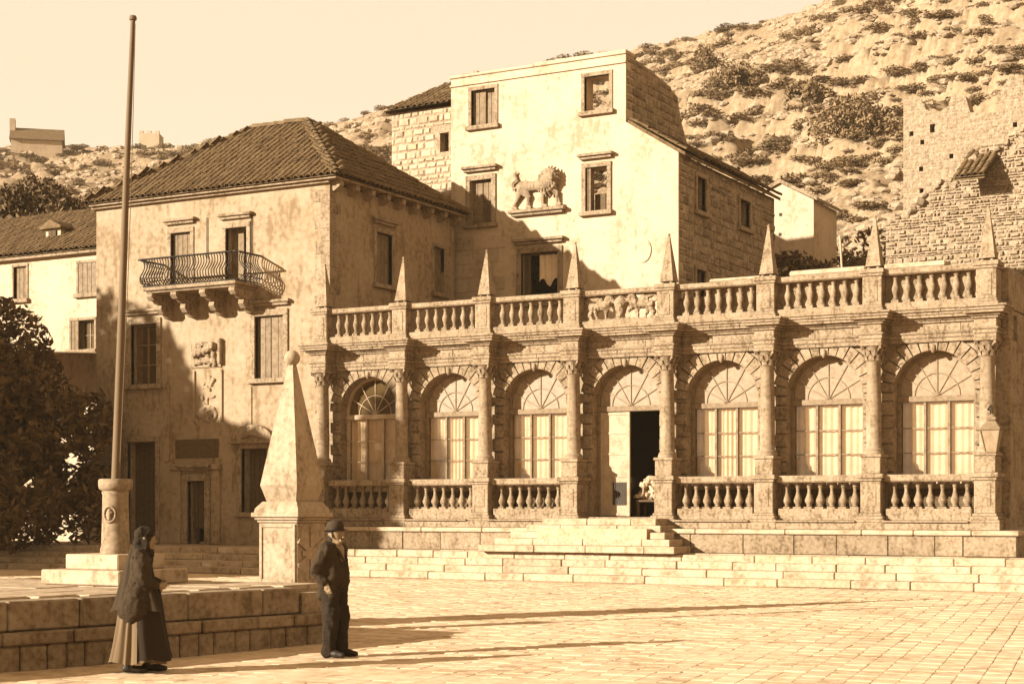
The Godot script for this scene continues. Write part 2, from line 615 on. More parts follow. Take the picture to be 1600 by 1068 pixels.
	plain("hair", tone(0.05, 0.9), 0.7)
	plain("pole_wood", tone(0.22, 0.7), 0.7)
	var g := StandardMaterial3D.new()
	g.resource_name = "glass"
	g.albedo_color = Color(0.55, 0.42, 0.24, 0.14)
	g.transparency = BaseMaterial3D.TRANSPARENCY_ALPHA
	g.roughness = 0.08
	M["glass"] = g

# ---------------------------------------------------------------- hill
func skyline(px: float) -> float:
	var t := [[-3000, 260], [-400, 232], [0, 236], [100, 235], [230, 233], [330, 224], [430, 205], [520, 192], [600, 172], [700, 140], [870, 98], [980, 78], [1050, 62], [1170, 38], [1250, 16], [1320, -12], [1450, -60], [1600, -110], [2000, -220], [4000, -260]]
	for i in t.size() - 1:
		if px <= t[i + 1][0]:
			return lerpf(t[i][1], t[i + 1][1], (px - t[i][0]) / float(t[i + 1][0] - t[i][0]))
	return -260.0

var ledge := 0.0
func hill_y(right: float, depth: float) -> float:
	var px := 800.0 + FOCAL * right / maxf(depth, 40.0)
	var zr := lerpf(240.0, 150.0, clampf(px / 1300.0, -0.15, 1.2))
	var hr := 1.85 + (795.0 - skyline(px)) / FOCAL * zr
	var zf := 58.0
	var s := (depth - zf) / (zr - zf)
	var foot := 7.5
	var h := foot + (hr - foot) * s
	if s < 0.0: h = foot + s * 20.0
	if s > 1.0: h = hr - (depth - zr) * 0.25
	var m := clampf(minf(s * 4.0, absf(1.0 - s) * 3.0 + 0.25), 0.0, 1.0)
	var w := away(right, depth, 0.0)
	h += m * 2.6 * noise.get_noise_2d(w.x * 1.6, w.z * 1.6) + m * 0.9 * noise.get_noise_2d(w.x * 9.0 + 300.0, w.z * 9.0)
	var q := h / 2.6 + 0.9 * noise.get_noise_2d(w.x * 1.2 + 900.0, w.z * 1.2)
	var fr := q - floorf(q)
	var k := smoothstep(-0.15, 0.25, noise.get_noise_2d(w.x * 2.2 - 500.0, w.z * 2.2))
	h += m * k * (smoothstep(0.80, 0.93, fr) - fr) * 1.9
	ledge = fr if k > 0.35 else 0.0
	var rg := 1.0 - absf(noise.get_noise_2d(w.x * 14.0 + 60.0, w.z * 14.0)) * 3.0
	return h + m * (0.35 * maxf(rg, 0.0) * rg + 0.42 * noise.get_noise_2d(w.x * 38.0, w.z * 38.0) + 0.25 * noise.get_noise_2d(w.x * 90.0, w.z * 90.0))

func hill() -> void:
	var b := Shape.new()
	var rows := []
	var d := 50.0
	while d < 300.0:
		rows.append(d)
		d *= 1.0048 if d < 255.0 else 1.03
	var nu := 330
	var P := []
	for r in rows:
		var line := PackedVector3Array()
		for i in nu + 1:
			var u: float = lerpf(-0.52, 0.52, i / float(nu))
			line.append(away(u * r, r, hill_y(u * r, r)))
		P.append(line)
	var N := []
	for j in rows.size():
		var line := PackedVector3Array()
		for i in nu + 1:
			var dx: Vector3 = P[j][mini(i + 1, nu)] - P[j][maxi(i - 1, 0)]
			var dz: Vector3 = P[mini(j + 1, rows.size() - 1)][i] - P[maxi(j - 1, 0)][i]
			var nn := dx.cross(dz).normalized()
			line.append(nn if nn.y > 0 else -nn)
		N.append(line)
	for j in rows.size() - 1:
		for i in nu:
			b.tri(P[j][i], P[j + 1][i], P[j + 1][i + 1], N[j][i], N[j + 1][i], N[j + 1][i + 1])
			b.tri(P[j][i], P[j + 1][i + 1], P[j][i + 1], N[j][i], N[j + 1][i + 1], N[j][i + 1])
	setting("hill", b.mesh(), M.hillside)
	# loose rock and scrub over the slope
	var rock := Shape.new()
	var ico := SphereMesh.new()
	ico.radial_segments = 6
	ico.rings = 3
	var va: PackedVector3Array = ico.get_mesh_arrays()[Mesh.ARRAY_VERTEX]
	var ia: PackedInt32Array = ico.get_mesh_arrays()[Mesh.ARRAY_INDEX]
	var jag := func(p: Vector3) -> Vector3:
		return p * (1.0 + 0.55 * noise.get_noise_3dv(p * 240.0 + Vector3(31, 7, 12))) * Vector3(1.0, 0.8, 1.0)
	for i in range(0, ia.size(), 3):
		rock.flat3(jag.call(va[ia[i]]), jag.call(va[ia[i + 1]]), jag.call(va[ia[i + 2]]), Vector3.ZERO)
	var rx: Array[Transform3D] = []
	var bx: Array[Transform3D] = []
	var tries := 0
	while tries < 52000:
		tries += 1
		var dd := 62.0 * pow(3.6, rng.randf())
		var u := rng.randf_range(-0.36, 0.36)
		var p := away(u * dd, dd, hill_y(u * dd, dd))
		var k := noise.get_noise_2d(p.x * 5.0 + 40.0, p.z * 5.0)
		var edge := ledge > 0.74 and ledge < 0.97
		if edge and rng.randf() < 0.3 and bx.size() < 6000:
			var s := rng.randf_range(0.2, 0.6) * (0.7 + dd / 220.0)
			bx.append(Transform3D(Basis(EY, rng.randf() * TAU).scaled(Vector3(s * 1.5, s * 0.6, s * 1.5)), p))
		elif (edge or k > -0.05) and rx.size() < 26000:
			var s := (0.14 + 0.5 * pow(rng.randf(), 4.0)) * (0.7 + dd / 170.0)
			rx.append(Transform3D(Basis.from_euler(Vector3(rng.randf() * 0.6, rng.randf() * TAU, rng.randf() * 0.6)).scaled(Vector3(s * 1.5, s * 0.8, s)), p))
		elif k < -0.08 and rng.randf() < 0.12 and bx.size() < 6000:
			var s := rng.randf_range(0.2, 0.75) * (0.7 + dd / 220.0)
			bx.append(Transform3D(Basis(EY, rng.randf() * TAU).scaled(Vector3(s * 1.3, s * 0.7, s * 1.3)), p))
	var bush := Shape.new()
	foliage(bush, [[Vector3(0, 0.35, 0), Vector3(0.8, 0.6, 0.8)], [Vector3(0.5, 0.3, 0.2), Vector3(0.5, 0.4, 0.5)]], 300, 0.16, 0.2, 0.4)
	scatter("hillside_rocks", "pale limestone rocks strewn over the hillside", "rocks", rock.mesh(), M.rubble, rx)
	scatter("hillside_scrub", "low dark scrub dotting the rocky hillside", "scrub", bush.mesh(), M.scrub, bx)

func scatter(called: String, label: String, category: String, mesh: Mesh, m: Material, xs: Array[Transform3D]) -> void:
	var mm := MultiMesh.new()
	mm.transform_format = MultiMesh.TRANSFORM_3D
	mm.mesh = mesh
	mm.instance_count = xs.size()
	for i in xs.size(): mm.set_instance_transform(i, xs[i])
	var o := MultiMeshInstance3D.new()
	o.name = numbered(called)
	o.multimesh = mm
	o.material_override = m
	add_child(o)
	tag(o, label, category)
	stuff(o)

# ---------------------------------------------------------------- square
func square() -> void:
	var b := Shape.new()
	var zs := [300.0, 60.0, 36.0, 20.0, 3.0, -60.0]
	for i in zs.size() - 1:
		var z0: float = zs[i]
		var z1: float = zs[i + 1]
		var y0 := ground_y(z0) - 0.014
		var y1 := ground_y(z1) - 0.014
		b.quad(Vector3(-320, y0, z0), Vector3(320, y0, z0), Vector3(320, y1, z1), Vector3(-320, y1, z1), Vector3(0, -50, 0))
	var g := setting("ground", b.mesh(), M.earth)
	# paving stones in rows running towards the loggia
	var kinds := []
	for k in 10:
		var s := Shape.new()
		var hx := 0.5
		var t := rng.randf_range(0.94, 1.04)
		s.tint = Color(t, t * 0.99, t * rng.randf_range(0.94, 1.0))
		var top := []
		var low := []
		for w in [[-1, -1], [1, -1], [1, 1], [-1, 1]]:
			var j := Vector3(rng.randf_range(-0.03, 0.03), rng.randf_range(-0.003, 0.003), rng.randf_range(-0.03, 0.03))
			top.append(Vector3(w[0] * (hx - 0.045), 0.0, w[1] * (hx - 0.02)) + j * Vector3(1, 1, 0.3))
			low.append(Vector3(w[0] * (hx - 0.012), -0.016, w[1] * (hx - 0.003)) + j * 0.3)
		var mid := Vector3(rng.randf_range(-0.1, 0.1), rng.randf_range(0.001, 0.004), 0)
		for i in 4:
			s.flat3(top[i], top[(i + 1) % 4], mid, Vector3(0, -1, 0))
			s.quad(low[i], low[(i + 1) % 4], top[(i + 1) % 4], top[i], Vector3(0, -0.3, 0))
		kinds.append(s.mesh())
	var turn := deg_to_rad(9.0)
	var dir := Vector3(-sin(turn), 0, -cos(turn))
	var side := Vector3(cos(turn), 0, -sin(turn))
	var spots := []
	var fwd := Vector3(-sin(deg_to_rad(YAW)), 0, -cos(deg_to_rad(YAW)))
	var rgt := Vector3(cos(deg_to_rad(YAW)), 0, -sin(deg_to_rad(YAW)))
	var o := Vector3(14, 0, 16)
	for row in range(-90, 90):
		var a := -26.0 + rng.randf() * 0.5
		var w := 0.27
		while a < 26.0:
			var l := rng.randf_range(0.28, 0.6)
			var p := o + side * (row * w) + dir * (a + l * 0.5)
			a += l
			var rel := p - CAM
			var dep := rel.dot(fwd)
			if dep < 13.0 or p.z < 3.3 or p.z > 27.0: continue
			if absf(rel.dot(rgt)) > dep * 0.36 + 1.0: continue
			var y := ground_y(p.z) + 0.006 * noise.get_noise_2d(p.x * 60.0, p.z * 60.0) + rng.randf_range(-0.003, 0.002)
			spots.append([dep, Transform3D(Basis(side * w, EY * 1.0, -dir * l) * Basis.from_euler(Vector3(rng.randf_range(-0.004, 0.004), 0, rng.randf_range(-0.008, 0.008))), Vector3(p.x, y, p.z)), rng.randi() % 10])
	spots.sort_custom(func(x, y): return x[0] < y[0])
	var rest: Array = []
	for i in spots.size():
		if i < 300:
			part(g, "paving_stone", kinds[spots[i][2]], M.paving, spots[i][1])
		else:
			rest.append(spots[i])
	var st := SurfaceTool.new()
	st.begin(Mesh.PRIMITIVE_TRIANGLES)
	for s in rest: st.append_from(kinds[s[2]], 0, s[1])
	stuff(part(g, "paving_stones", st.commit(), M.paving))

func terrace_steps() -> void:
	# the four long steps and the landing before the loggia and the house
	var t := thing("stone_steps", "long pale flight of four low steps below the arcade", "steps", Vector3(2, 0.2, 2.2))
	var core := Shape.new()
	core.span(Vector3(-24, -0.3, -3.2), Vector3(19.6, 0.835, 2.0))
	core.span(Vector3(-24, -0.3, 2.0), Vector3(20.6, 0.19, 2.97))
	core.span(Vector3(-24, 0.19, 2.0), Vector3(20.2, 0.365, 2.65))
	core.span(Vector3(-24, 0.365, 2.0), Vector3(19.9, 0.52, 2.33))
	part(t, "core", core.mesh(), M.earth)
	for i in 4:
		var y1 := 0.23 + 0.155 * (i + 1)
		var z1 := 3.0 - 0.32 * i
		var x := -24.0 + rng.randf()
		var xe := 20.7 - 0.3 * i
		var treads := Shape.new()
		while x < xe - 0.3:
			var l := minf(rng.randf_range(0.9, 1.9), xe - x)
			var s := Shape.new()
			var k := rng.randf_range(0.84, 1.08)
			s.tint = Color(k, k, k * rng.randf_range(0.95, 1.0))
			var dz := rng.randf_range(-0.015, 0.015)
			var dy := rng.randf_range(-0.012, 0.008)
			s.box(Vector3(x + l * 0.5, y1 - 0.085 + dy, z1 - 0.19 + dz), Vector3(l - 0.014, 0.17, 0.38), 0.018, Basis(EY, rng.randf_range(-0.004, 0.004)))
			if x > -13.0: part(t, "step_block", s.mesh(), M.steps_stone)
			else: part(t, "step_block", s.mesh(), M.steps_stone)
			x += l
	# landing slabs
	var x := -24.0
	while x < 19.3:
		var l := rng.randf_range(0.8, 1.4)
		for zz in [[1.30, 1.70], [-0.4, 1.29]]:
			if zz[0] < 0.0 and x > -0.6: continue
			var s := Shape.new()
			var k := rng.randf_range(0.86, 1.06)
			s.tint = Color(k, k, k)
			s.span(Vector3(x + 0.007, 0.78, zz[0] + 0.007), Vector3(x + l - 0.007, 0.855 + rng.randf_range(-0.006, 0.006), zz[1] - 0.025), 0.01)
			part(t, "landing_slab", s.mesh(), M.steps_stone)
		x += l

# ---------------------------------------------------------------- loggia
const BAY := 2.46
const COL0 := 0.10
func col_x(i: int) -> float: return COL0 + BAY * i

func baluster_mesh(h: float, r: float, k: float, seg := 10) -> ArrayMesh:
	var s := Shape.new()
	s.tint = Color(k, k, k)
	s.box(Vector3(0, h * 0.035, 0), Vector3(r * 1.9, h * 0.07, r * 1.9))
	s.box(Vector3(0, h * 0.965, 0), Vector3(r * 1.9, h * 0.07, r * 1.9))
	var pr := []
	for q in [[0.07, 0.55], [0.10, 0.72], [0.13, 0.55], [0.17, 0.62], [0.26, 0.98], [0.34, 1.0], [0.44, 0.78], [0.56, 0.50], [0.70, 0.40], [0.80, 0.44], [0.84, 0.62], [0.87, 0.5], [0.90, 0.68], [0.93, 0.6]]:
		pr.append(Vector2(q[1] * r, q[0] * h))
	s.lathe(Vector3.ZERO, pr, seg)
	return s.mesh()

func slim_baluster_mesh(h: float, r: float, k: float) -> ArrayMesh:
	var s := Shape.new()
	s.tint = Color(k, k, k)
	s.box(Vector3(0, h * 0.06, 0), Vector3(r * 2.0, h * 0.12, r * 2.0), 0.01)
	s.box(Vector3(0, h * 0.97, 0), Vector3(r * 1.7, h * 0.06, r * 1.7))
	var pr := []
	for q in [[0.12, 0.75], [0.17, 0.85], [0.2, 0.5], [0.30, 0.62], [0.42, 0.9], [0.5, 1.0], [0.58, 0.9], [0.70, 0.6], [0.84, 0.48], [0.89, 0.75], [0.94, 0.6]]:
		pr.append(Vector2(q[1] * r, q[0] * h))
	s.lathe(Vector3.ZERO, pr, 9)
	return s.mesh()

# mouldings: boxes [y0, y1, projection] round a block with half width hw, from the wall to z front
func mould(s: Shape, x: float, hw: float, zf: float, list: Array, zb := 0.0) -> void:
	for m in list:
		s.span(Vector3(x - hw - m[2], m[0], zb), Vector3(x + hw + m[2], m[1], zf + m[2]), 0.012)

func loggia() -> void:
	var t := thing("loggia", "long stone arcade with seven arches, columns and a balustraded roof terrace", "arcade", Vector3(8.7, 0.85, 0.0))
	var xl := -0.28
	var xr := 17.72
	# plinth wall of upright blocks
	var core := Shape.new()
	core.span(Vector3(xl - 0.1, 0.5, -6.6), Vector3(18.02, 1.27, 1.12))
	core.span(Vector3(xl, 1.27, -6.5), Vector3(xr, 1.66, 0.4))
	var pl := part(t, "plinth", core.mesh(), M.limestone)
	var x := xl - 0.1
	while x < 18.0:
		var l := minf(rng.randf_range(0.55, 1.3), 18.1 - x)
		if 18.1 - x - l < 0.3: l = 18.1 - x
		var s := Shape.new()
		var k := rng.randf_range(0.8, 1.06)
		s.tint = Color(k, k * 0.99, k * 0.97)
		s.span(Vector3(x + 0.006, 0.86, 1.0), Vector3(x + l - 0.006, 1.29, 1.2 + rng.randf_range(-0.012, 0.008)), 0.012)
		part(pl, "plinth_block", s.mesh(), M.limestone)
		x += l
	x = xl - 0.15
	while x < 18.0:
		var l := minf(rng.randf_range(1.1, 2.2), 18.16 - x)
		if 18.16 - x - l < 0.4: l = 18.16 - x
		var s := Shape.new()
		var k := rng.randf_range(0.92, 1.06)
		s.tint = Color(k, k, k)
		s.span(Vector3(x + 0.005, 1.293, 0.5), Vector3(x + l - 0.005, 1.40, 1.26), 0.02)
		part(pl, "coping_slab", s.mesh(), M.steps_stone)
		x += l
	# stairs before the door, wrapping round at both ends
	var st := Shape.new()
	st.span(Vector3(7.3, 0.86, 0.7), Vector3(10.1, 1.40, 1.9))
	var stair := part(t, "stair_core", st.mesh(), M.earth)
	for i in 5:
		var y1 := 1.63 - 0.155 * i
		var zf := 1.42 + 0.20 * i
		var ex := 0.2 * i
		var xa := 7.18 - ex * 1.6
		var xb := 10.12 + ex
		var xx := xa
		while xx < xb - 0.05:
			var l := minf(rng.randf_range(0.8, 1.5), xb - xx)
			if xb - xx - l < 0.35: l = xb - xx
			var s := Shape.new()
			var k := rng.randf_range(0.9, 1.08)
			s.tint = Color(k, k, k * 0.98)
			s.span(Vector3(xx + 0.004, y1 - 0.156, (0.72 if i < 2 else 1.28)), Vector3(xx + l - 0.004, y1, zf + rng.randf_range(-0.01, 0.01)), 0.015)
			part(stair, "stair_block", s.mesh(), M.steps_stone)
			xx += l
	# room behind: floor, back, ends, terrace
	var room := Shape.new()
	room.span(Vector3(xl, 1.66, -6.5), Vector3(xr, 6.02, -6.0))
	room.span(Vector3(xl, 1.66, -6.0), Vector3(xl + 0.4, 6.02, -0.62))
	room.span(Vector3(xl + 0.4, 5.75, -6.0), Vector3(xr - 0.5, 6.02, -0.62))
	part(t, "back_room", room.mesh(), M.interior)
	var ew := Shape.new()
	ew.span(Vector3(xr - 0.5, 1.66, -6.0), Vector3(xr, 6.02, -0.62))
	ew.span(Vector3(xr - 0.45, 0.8, -9.0), Vector3(xr + 0.02, 6.9, -6.51))
	var endw := part(t, "end_wall", ew.mesh(), M.limestone)
	var ms := Shape.new()
	masonry(ms, Vector3(xr, 0, -0.6), -EZ, EY, EX, Rect2(0, 1.45, 5.3, 4.5), [], Vector2(0.3, 0.45), Vector2(0.5, 1.0), 0.02)
	var y := 0.0
	stuff(part(endw, "stonework", ms.mesh(), M.limestone))
	var fl := Shape.new()
	fl.span(Vector3(xl + 0.02, 6.02, -6.5), Vector3(xr - 0.02, 6.11, -0.1))
	part(t, "terrace_floor", fl.mesh(), M.limestone)
	# arches
	var R := 0.88
	var SP := 4.42
	var TOP := 5.47
	var DEP := 0.62
	for i in 7:
		var x0 := col_x(i)
		var x1 := col_x(i + 1)
		var cx := (x0 + x1) * 0.5
		var a := Shape.new()
		var lx := x0 if i > 0 else xl
		var rx := x1 if i < 6 else xr
		var bot := 1.66 if i == 3 else 1.85
		a.span(Vector3(lx + 0.001, 1.40, -DEP), Vector3(cx - R, SP, 0.0))
		a.span(Vector3(cx + R, 1.40, -DEP), Vector3(rx - 0.001, SP, 0.0))
		var seg := 20
		var pts := []
		for k in seg + 1:
			var th := PI - PI * k / seg
			pts.append(Vector2(cx + R * cos(th), SP + R * sin(th)))
		for k in seg:
			var p: Vector2 = pts[k]
			var q: Vector2 = pts[k + 1]
			var o := Vector3((p.x + q.x) * 0.5, TOP - 0.02, -DEP * 0.5)
			for z in [0.0, -DEP]:
				a.quad(Vector3(p.x, p.y, z), Vector3(q.x, q.y, z), Vector3(q.x, TOP, z), Vector3(p.x, TOP, z), o)
			a.quad(Vector3(p.x, p.y, 0), Vector3(q.x, q.y, 0), Vector3(q.x, q.y, -DEP), Vector3(p.x, p.y, -DEP), o)
		a.span(Vector3(lx + 0.001, SP, -DEP), Vector3(cx - R, TOP, 0.0))
		a.span(Vector3(cx + R, SP, -DEP), Vector3(rx - 0.001, TOP, 0.0))
		var arch := part(t, "arch", a.mesh(), M.limestone)
		var nv := 15
		for k in nv:
			var key := k == nv / 2
			var g := 0.014
			var t0 := PI * k / nv + g
			var t1 := PI * (k + 1) / nv - g
			var poly := PackedVector2Array()
			for q in 4:
				var th := lerpf(t0, t1, q / 3.0)
				poly.append(Vector2((R + 0.004) * cos(th), (R + 0.004) * sin(th)))
			for q in 4:
				var th := lerpf(t1, t0, q / 3.0)
				var ro := minf(1.21, (TOP - 0.015 - SP) / maxf(sin(th), 0.01))
				poly.append(Vector2(ro * cos(th), ro * sin(th)))
			var s := Shape.new()
			var kk := rng.randf_range(0.86, 1.12)
			s.tint = Color(kk, kk, kk)
			s.prism(Vector3(cx, SP, 0), EX, EY, EZ, poly, 0.0, 0.075 + rng.randf_range(-0.008, 0.008))
			if key:
				s.lathe(Vector3(cx, TOP - 0.13, 0.075), [Vector2(0, -0.11), Vector2(0.04, -0.08), Vector2(0.06, 0), Vector2(0.055, 0.07), Vector2(0, 0.11)], 8)
			part(arch, "keystone" if key else "voussoir", s.mesh(), M.limestone)
		# rusticated blocks up the piers
		for sd in [-1, 1]:
			var yy := 2.66
			var wide := true
			while yy < SP - 0.05:
				var hh := minf(rng.randf_range(0.26, 0.34), SP - yy)
				var s := Shape.new()
				var kk := rng.randf_range(0.84, 1.06)
				s.tint = Color(kk, kk, kk)
				var w := 0.33 if wide else 0.27
				var xa := cx - R - w if sd < 0 else cx + R + 0.004
				s.span(Vector3(xa, yy + 0.01, -0.05), Vector3(xa + w - 0.004, yy + hh - 0.01, 0.06 if wide else 0.045), 0.014)
				part(arch, "pier_block", s.mesh(), M.limestone)
				wide = not wide
				yy += hh
		# base courses and lower balustrade
		if i != 3:
			var s := Shape.new()
			s.span(Vector3(x0 + 0.3, 1.401, -0.05), Vector3(x1 - 0.3, 1.56, 0.74), 0.012)
			s.span(Vector3(x0 + 0.3, 1.56, -0.05), Vector3(x1 - 0.3, 1.60, 0.80), 0.012)
			s.span(Vector3(x0 + 0.3, 1.60, -0.05), Vector3(x1 - 0.3, 1.86, 0.50), 0.012)
			s.span(Vector3(x0 + 0.24, 2.44, 0.10), Vector3(x1 - 0.24, 2.60, 0.52), 0.03)
			var rail := part(t, "lower_balustrade", s.mesh(), M.carved)
			if not sharedm.has("low"): sharedm["low"] = [baluster_mesh(0.58, 0.098, 0.92), baluster_mesh(0.58, 0.094, 1.0), baluster_mesh(0.58, 0.1, 1.08)]
			for k in 7:
				var bxp := lerpf(x0 + 0.44, x1 - 0.44, k / 6.0)
				part(rail, "baluster", sharedm["low"][rng.randi() % 3], M.carved, Transform3D(Basis(EY, rng.randf_range(-0.08, 0.08)), Vector3(bxp, 1.86, 0.30)))
		glazing(t, i, cx, R, SP)
	# columns on their pedestals, entablature breaks, upper pedestals, finials
	var shaft := Shape.new()
	shaft.lathe(Vector3.ZERO, [Vector2(0.225, 0.0), Vector2(0.225, 0.05), Vector2(0.21, 0.07), Vector2(0.218, 0.09), Vector2(0.19, 0.12), Vector2(0.168, 0.14), Vector2(0.17, 0.6), Vector2(0.166, 1.1), Vector2(0.147, 1.98), Vector2(0.165, 2.0), Vector2(0.165, 2.03)], 20)
	var shaft_mesh := shaft.mesh()
	var cap := capital_mesh()
	for i in 8:
		var x0 := col_x(i)
		var s := Shape.new()
		var hw := 0.225
		var zf := 0.62
		mould(s, x0, hw + 0.05, zf + 0.06, [[1.401, 1.56, 0.07]])
		mould(s, x0, hw, zf, [[1.56, 1.62, 0.11], [1.62, 1.70, 0.07], [1.70, 1.76, 0.03], [1.76, 2.46, 0.0], [2.46, 2.52, 0.03], [2.52, 2.62, 0.07]])
		mould(s, x0, hw - 0.01, zf - 0.02, [[2.62, 2.98, 0.0], [2.98, 3.05, 0.03]])
		s.span(Vector3(x0 - 0.13, 1.9, zf - 0.02), Vector3(x0 + 0.13, 2.34, zf + 0.012), 0.01)
		var ped := part(t, "pedestal", s.mesh(), M.carved)
		var co := part(t, "column", shaft_mesh, M.limestone, Transform3D(Basis(EY, i * 0.7), Vector3(x0, 3.05, 0.36)))
		part(co, "capital", cap, M.carved, Transform3D(Basis(), Vector3(x0, 5.07, 0.36)))
		var e := Shape.new()
		mould(e, x0, 0.235, 0.58, entab_profile())
		part(t, "entablature_break", e.mesh(), M.carved)
		var u := Shape.new()
		mould(u, x0, 0.215, 0.50, [[6.15, 6.24, 0.05], [6.24, 6.30, 0.02], [6.30, 6.94, 0.0], [6.94, 7.0, 0.03], [7.0, 7.1, 0.06]], 0.02)
		u.span(Vector3(x0 - 0.12, 6.38, 0.48), Vector3(x0 + 0.12, 6.86, 0.512), 0.008)
		var up := part(t, "upper_pedestal", u.mesh(), M.carved)
		var f := Shape.new()
		for sx in [-1, 1]:
			for sz in [-1, 1]:
				f.lathe(Vector3(x0 + sx * 0.1, 7.1, 0.27 + sz * 0.1), [Vector2(0, 0), Vector2(0.035, 0.012), Vector2(0.045, 0.045), Vector2(0.03, 0.08), Vector2(0, 0.09)], 7)
		f.taper(Vector3(x0, 7.185, 0.27), 0.0, 1.07, 0.165, 0.165, 0.02, 0.02)
		f.taper(Vector3(x0, 7.165, 0.27), 0.0, 0.02, 0.175, 0.175, 0.165, 0.165)
		f.lathe(Vector3(x0, 8.25, 0.27), [Vector2(0, -0.03), Vector2(0.035, 0.0), Vector2(0.035, 0.03), Vector2(0, 0.06)], 8)
		part(t, "finial", f.mesh(), M.carved)
	# straight runs of entablature and upper balustrade
	sharedm["up"] = [slim_baluster_mesh(0.62, 0.085, 0.9), slim_baluster_mesh(0.62, 0.08, 1.0), slim_baluster_mesh(0.62, 0.087, 1.1)]
	for i in range(-1, 8):
		var x0 := col_x(i) + 0.235 if i >= 0 else xl - 0.02
		var x1 := col_x(i + 1) - 0.235 if i < 7 else xr
		if x1 - x0 < 0.05: continue
		var e := Shape.new()
		for m in entab_profile():
			var xx := x0
			while xx < x1 - 0.01:
				var l := minf(rng.randf_range(0.7, 1.3), x1 - xx)
				if x1 - xx - l < 0.3: l = x1 - xx
				var k := rng.randf_range(0.9, 1.08)
				e.tint = Color(k, k, k)
				e.span(Vector3(xx + 0.002, m[0], -0.3), Vector3(xx + l - 0.002, m[1], 0.13 + m[2] + rng.randf_range(-0.006, 0.006)), 0.01)
				xx += l
		e.tint = Color.WHITE
		part(t, "entablature", e.mesh(), M.carved)
		if i < 0 or i > 6: continue
		x0 -= 0.02
		x1 += 0.02
		var s := Shape.new()
		s.span(Vector3(x0, 6.155, 0.05), Vector3(x1, 6.34, 0.42), 0.015)
		s.span(Vector3(x0, 6.94, 0.08), Vector3(x1, 7.07, 0.44), 0.03)
		var rail := part(t, "upper_balustrade", s.mesh(), M.carved)
		if i == 3:
			crest(rail, (x0 + x1) * 0.5)
		else:
			for k in 7:
				part(rail, "baluster", sharedm["up"][rng.randi() % 3], M.carved, Transform3D(Basis(EY, rng.randf_range(-0.08, 0.08)), Vector3(lerpf(x0 + 0.24, x1 - 0.2, k / 6.0), 6.335, 0.26)))
		if i >= 4:
			var w := Shape.new()
			if i == 4: w.span(Vector3(x0 + 0.0, 6.34, 0.04), Vector3(x1, 6.78, 0.17))
			else: w.span(Vector3(x0, 6.34, 0.04), Vector3(x1, 6.94, 0.19))
			if i == 4: w.span(Vector3(x0 + 0.75, 6.78, 0.04), Vector3(x1, 6.94, 0.17))
			part(rail, "infill_wall", w.mesh(), M.limestone)
			var c := Shape.new()
			if i == 4: c.span(Vector3(x0 + 0.8, 7.075, -0.1), Vector3(x1 + 0.02, 7.16, 0.3), 0.03)
			elif i == 5: c.span(Vector3(x0 + 0.3, 7.075, -0.15), Vector3(x1 + 0.02, 7.2, 0.36), 0.03)
			else: c.span(Vector3(x0, 7.075, -0.15), Vector3(x0 + 1.35, 7.2, 0.36), 0.03)
			part(rail, "coping", c.mesh(), M.steps_stone)
	# end return of the terrace wall
	var ret := Shape.new()
	ret.span(Vector3(xr - 0.5, 6.15, -9.0), Vector3(xr - 0.03, 7.0, 0.02), 0.01)
	part(t, "terrace_end_wall", ret.mesh(), M.limestone)

func entab_profile() -> Array:
	return [[5.471, 5.56, 0.0], [5.56, 5.65, 0.02], [5.65, 5.69, 0.05], [5.69, 5.88, 0.0], [5.88, 5.93, 0.05], [5.93, 5.98, 0.10], [5.98, 6.04, 0.19], [6.04, 6.10, 0.22], [6.10, 6.15, 0.26]]

func capital_mesh() -> ArrayMesh:
	var s := Shape.new()
	s.lathe(Vector3.ZERO, [Vector2(0.17, 0), Vector2(0.19, 0.02), Vector2(0.17, 0.04), Vector2(0.165, 0.12), Vector2(0.18, 0.24), Vector2(0.22, 0.33)], 12)
	s.box(Vector3(0, 0.365, 0), Vector3(0.50, 0.07, 0.50), 0.02)
	for ring in 2:
		for k in 8:
			var a := TAU * (k + 0.5 * ring) / 8
			var d := Vector3(cos(a), 0, sin(a))
			var w := Vector3(-sin(a), 0, cos(a))
			var y0 := 0.03 + 0.1 * ring
			var hgt := 0.15 + 0.02 * ring
			var r0 := 0.17 + 0.005 * ring
			var prev := []
			for q in 5:
				var f := q / 4.0
				var out := r0 + 0.02 + 0.07 * f * f
				var yy := y0 + hgt * (f if q < 4 else 0.86)
				var wd := 0.062 * (1.0 - 0.45 * f)
				var cur := [d * out - w * wd + EY * yy, d * (out + 0.014) + EY * yy, d * out + w * wd + EY * yy]
				if q: 
					s.quad(prev[0], prev[1], cur[1], cur[0], Vector3(0, yy, 0))
					s.quad(prev[1], prev[2], cur[2], cur[1], Vector3(0, yy, 0))
				prev = cur
	for k in 4:
		var a := TAU * (k + 0.5) / 4
		var d := Vector3(cos(a), 0, sin(a))
		s.tube([d * 0.19 + EY * 0.22, d * 0.25 + EY * 0.29, d * 0.30 + EY * 0.33, d * 0.305 + EY * 0.29, d * 0.28 + EY * 0.285], [0.025, 0.028, 0.03, 0.026, 0.02], 6)
	return s.mesh()

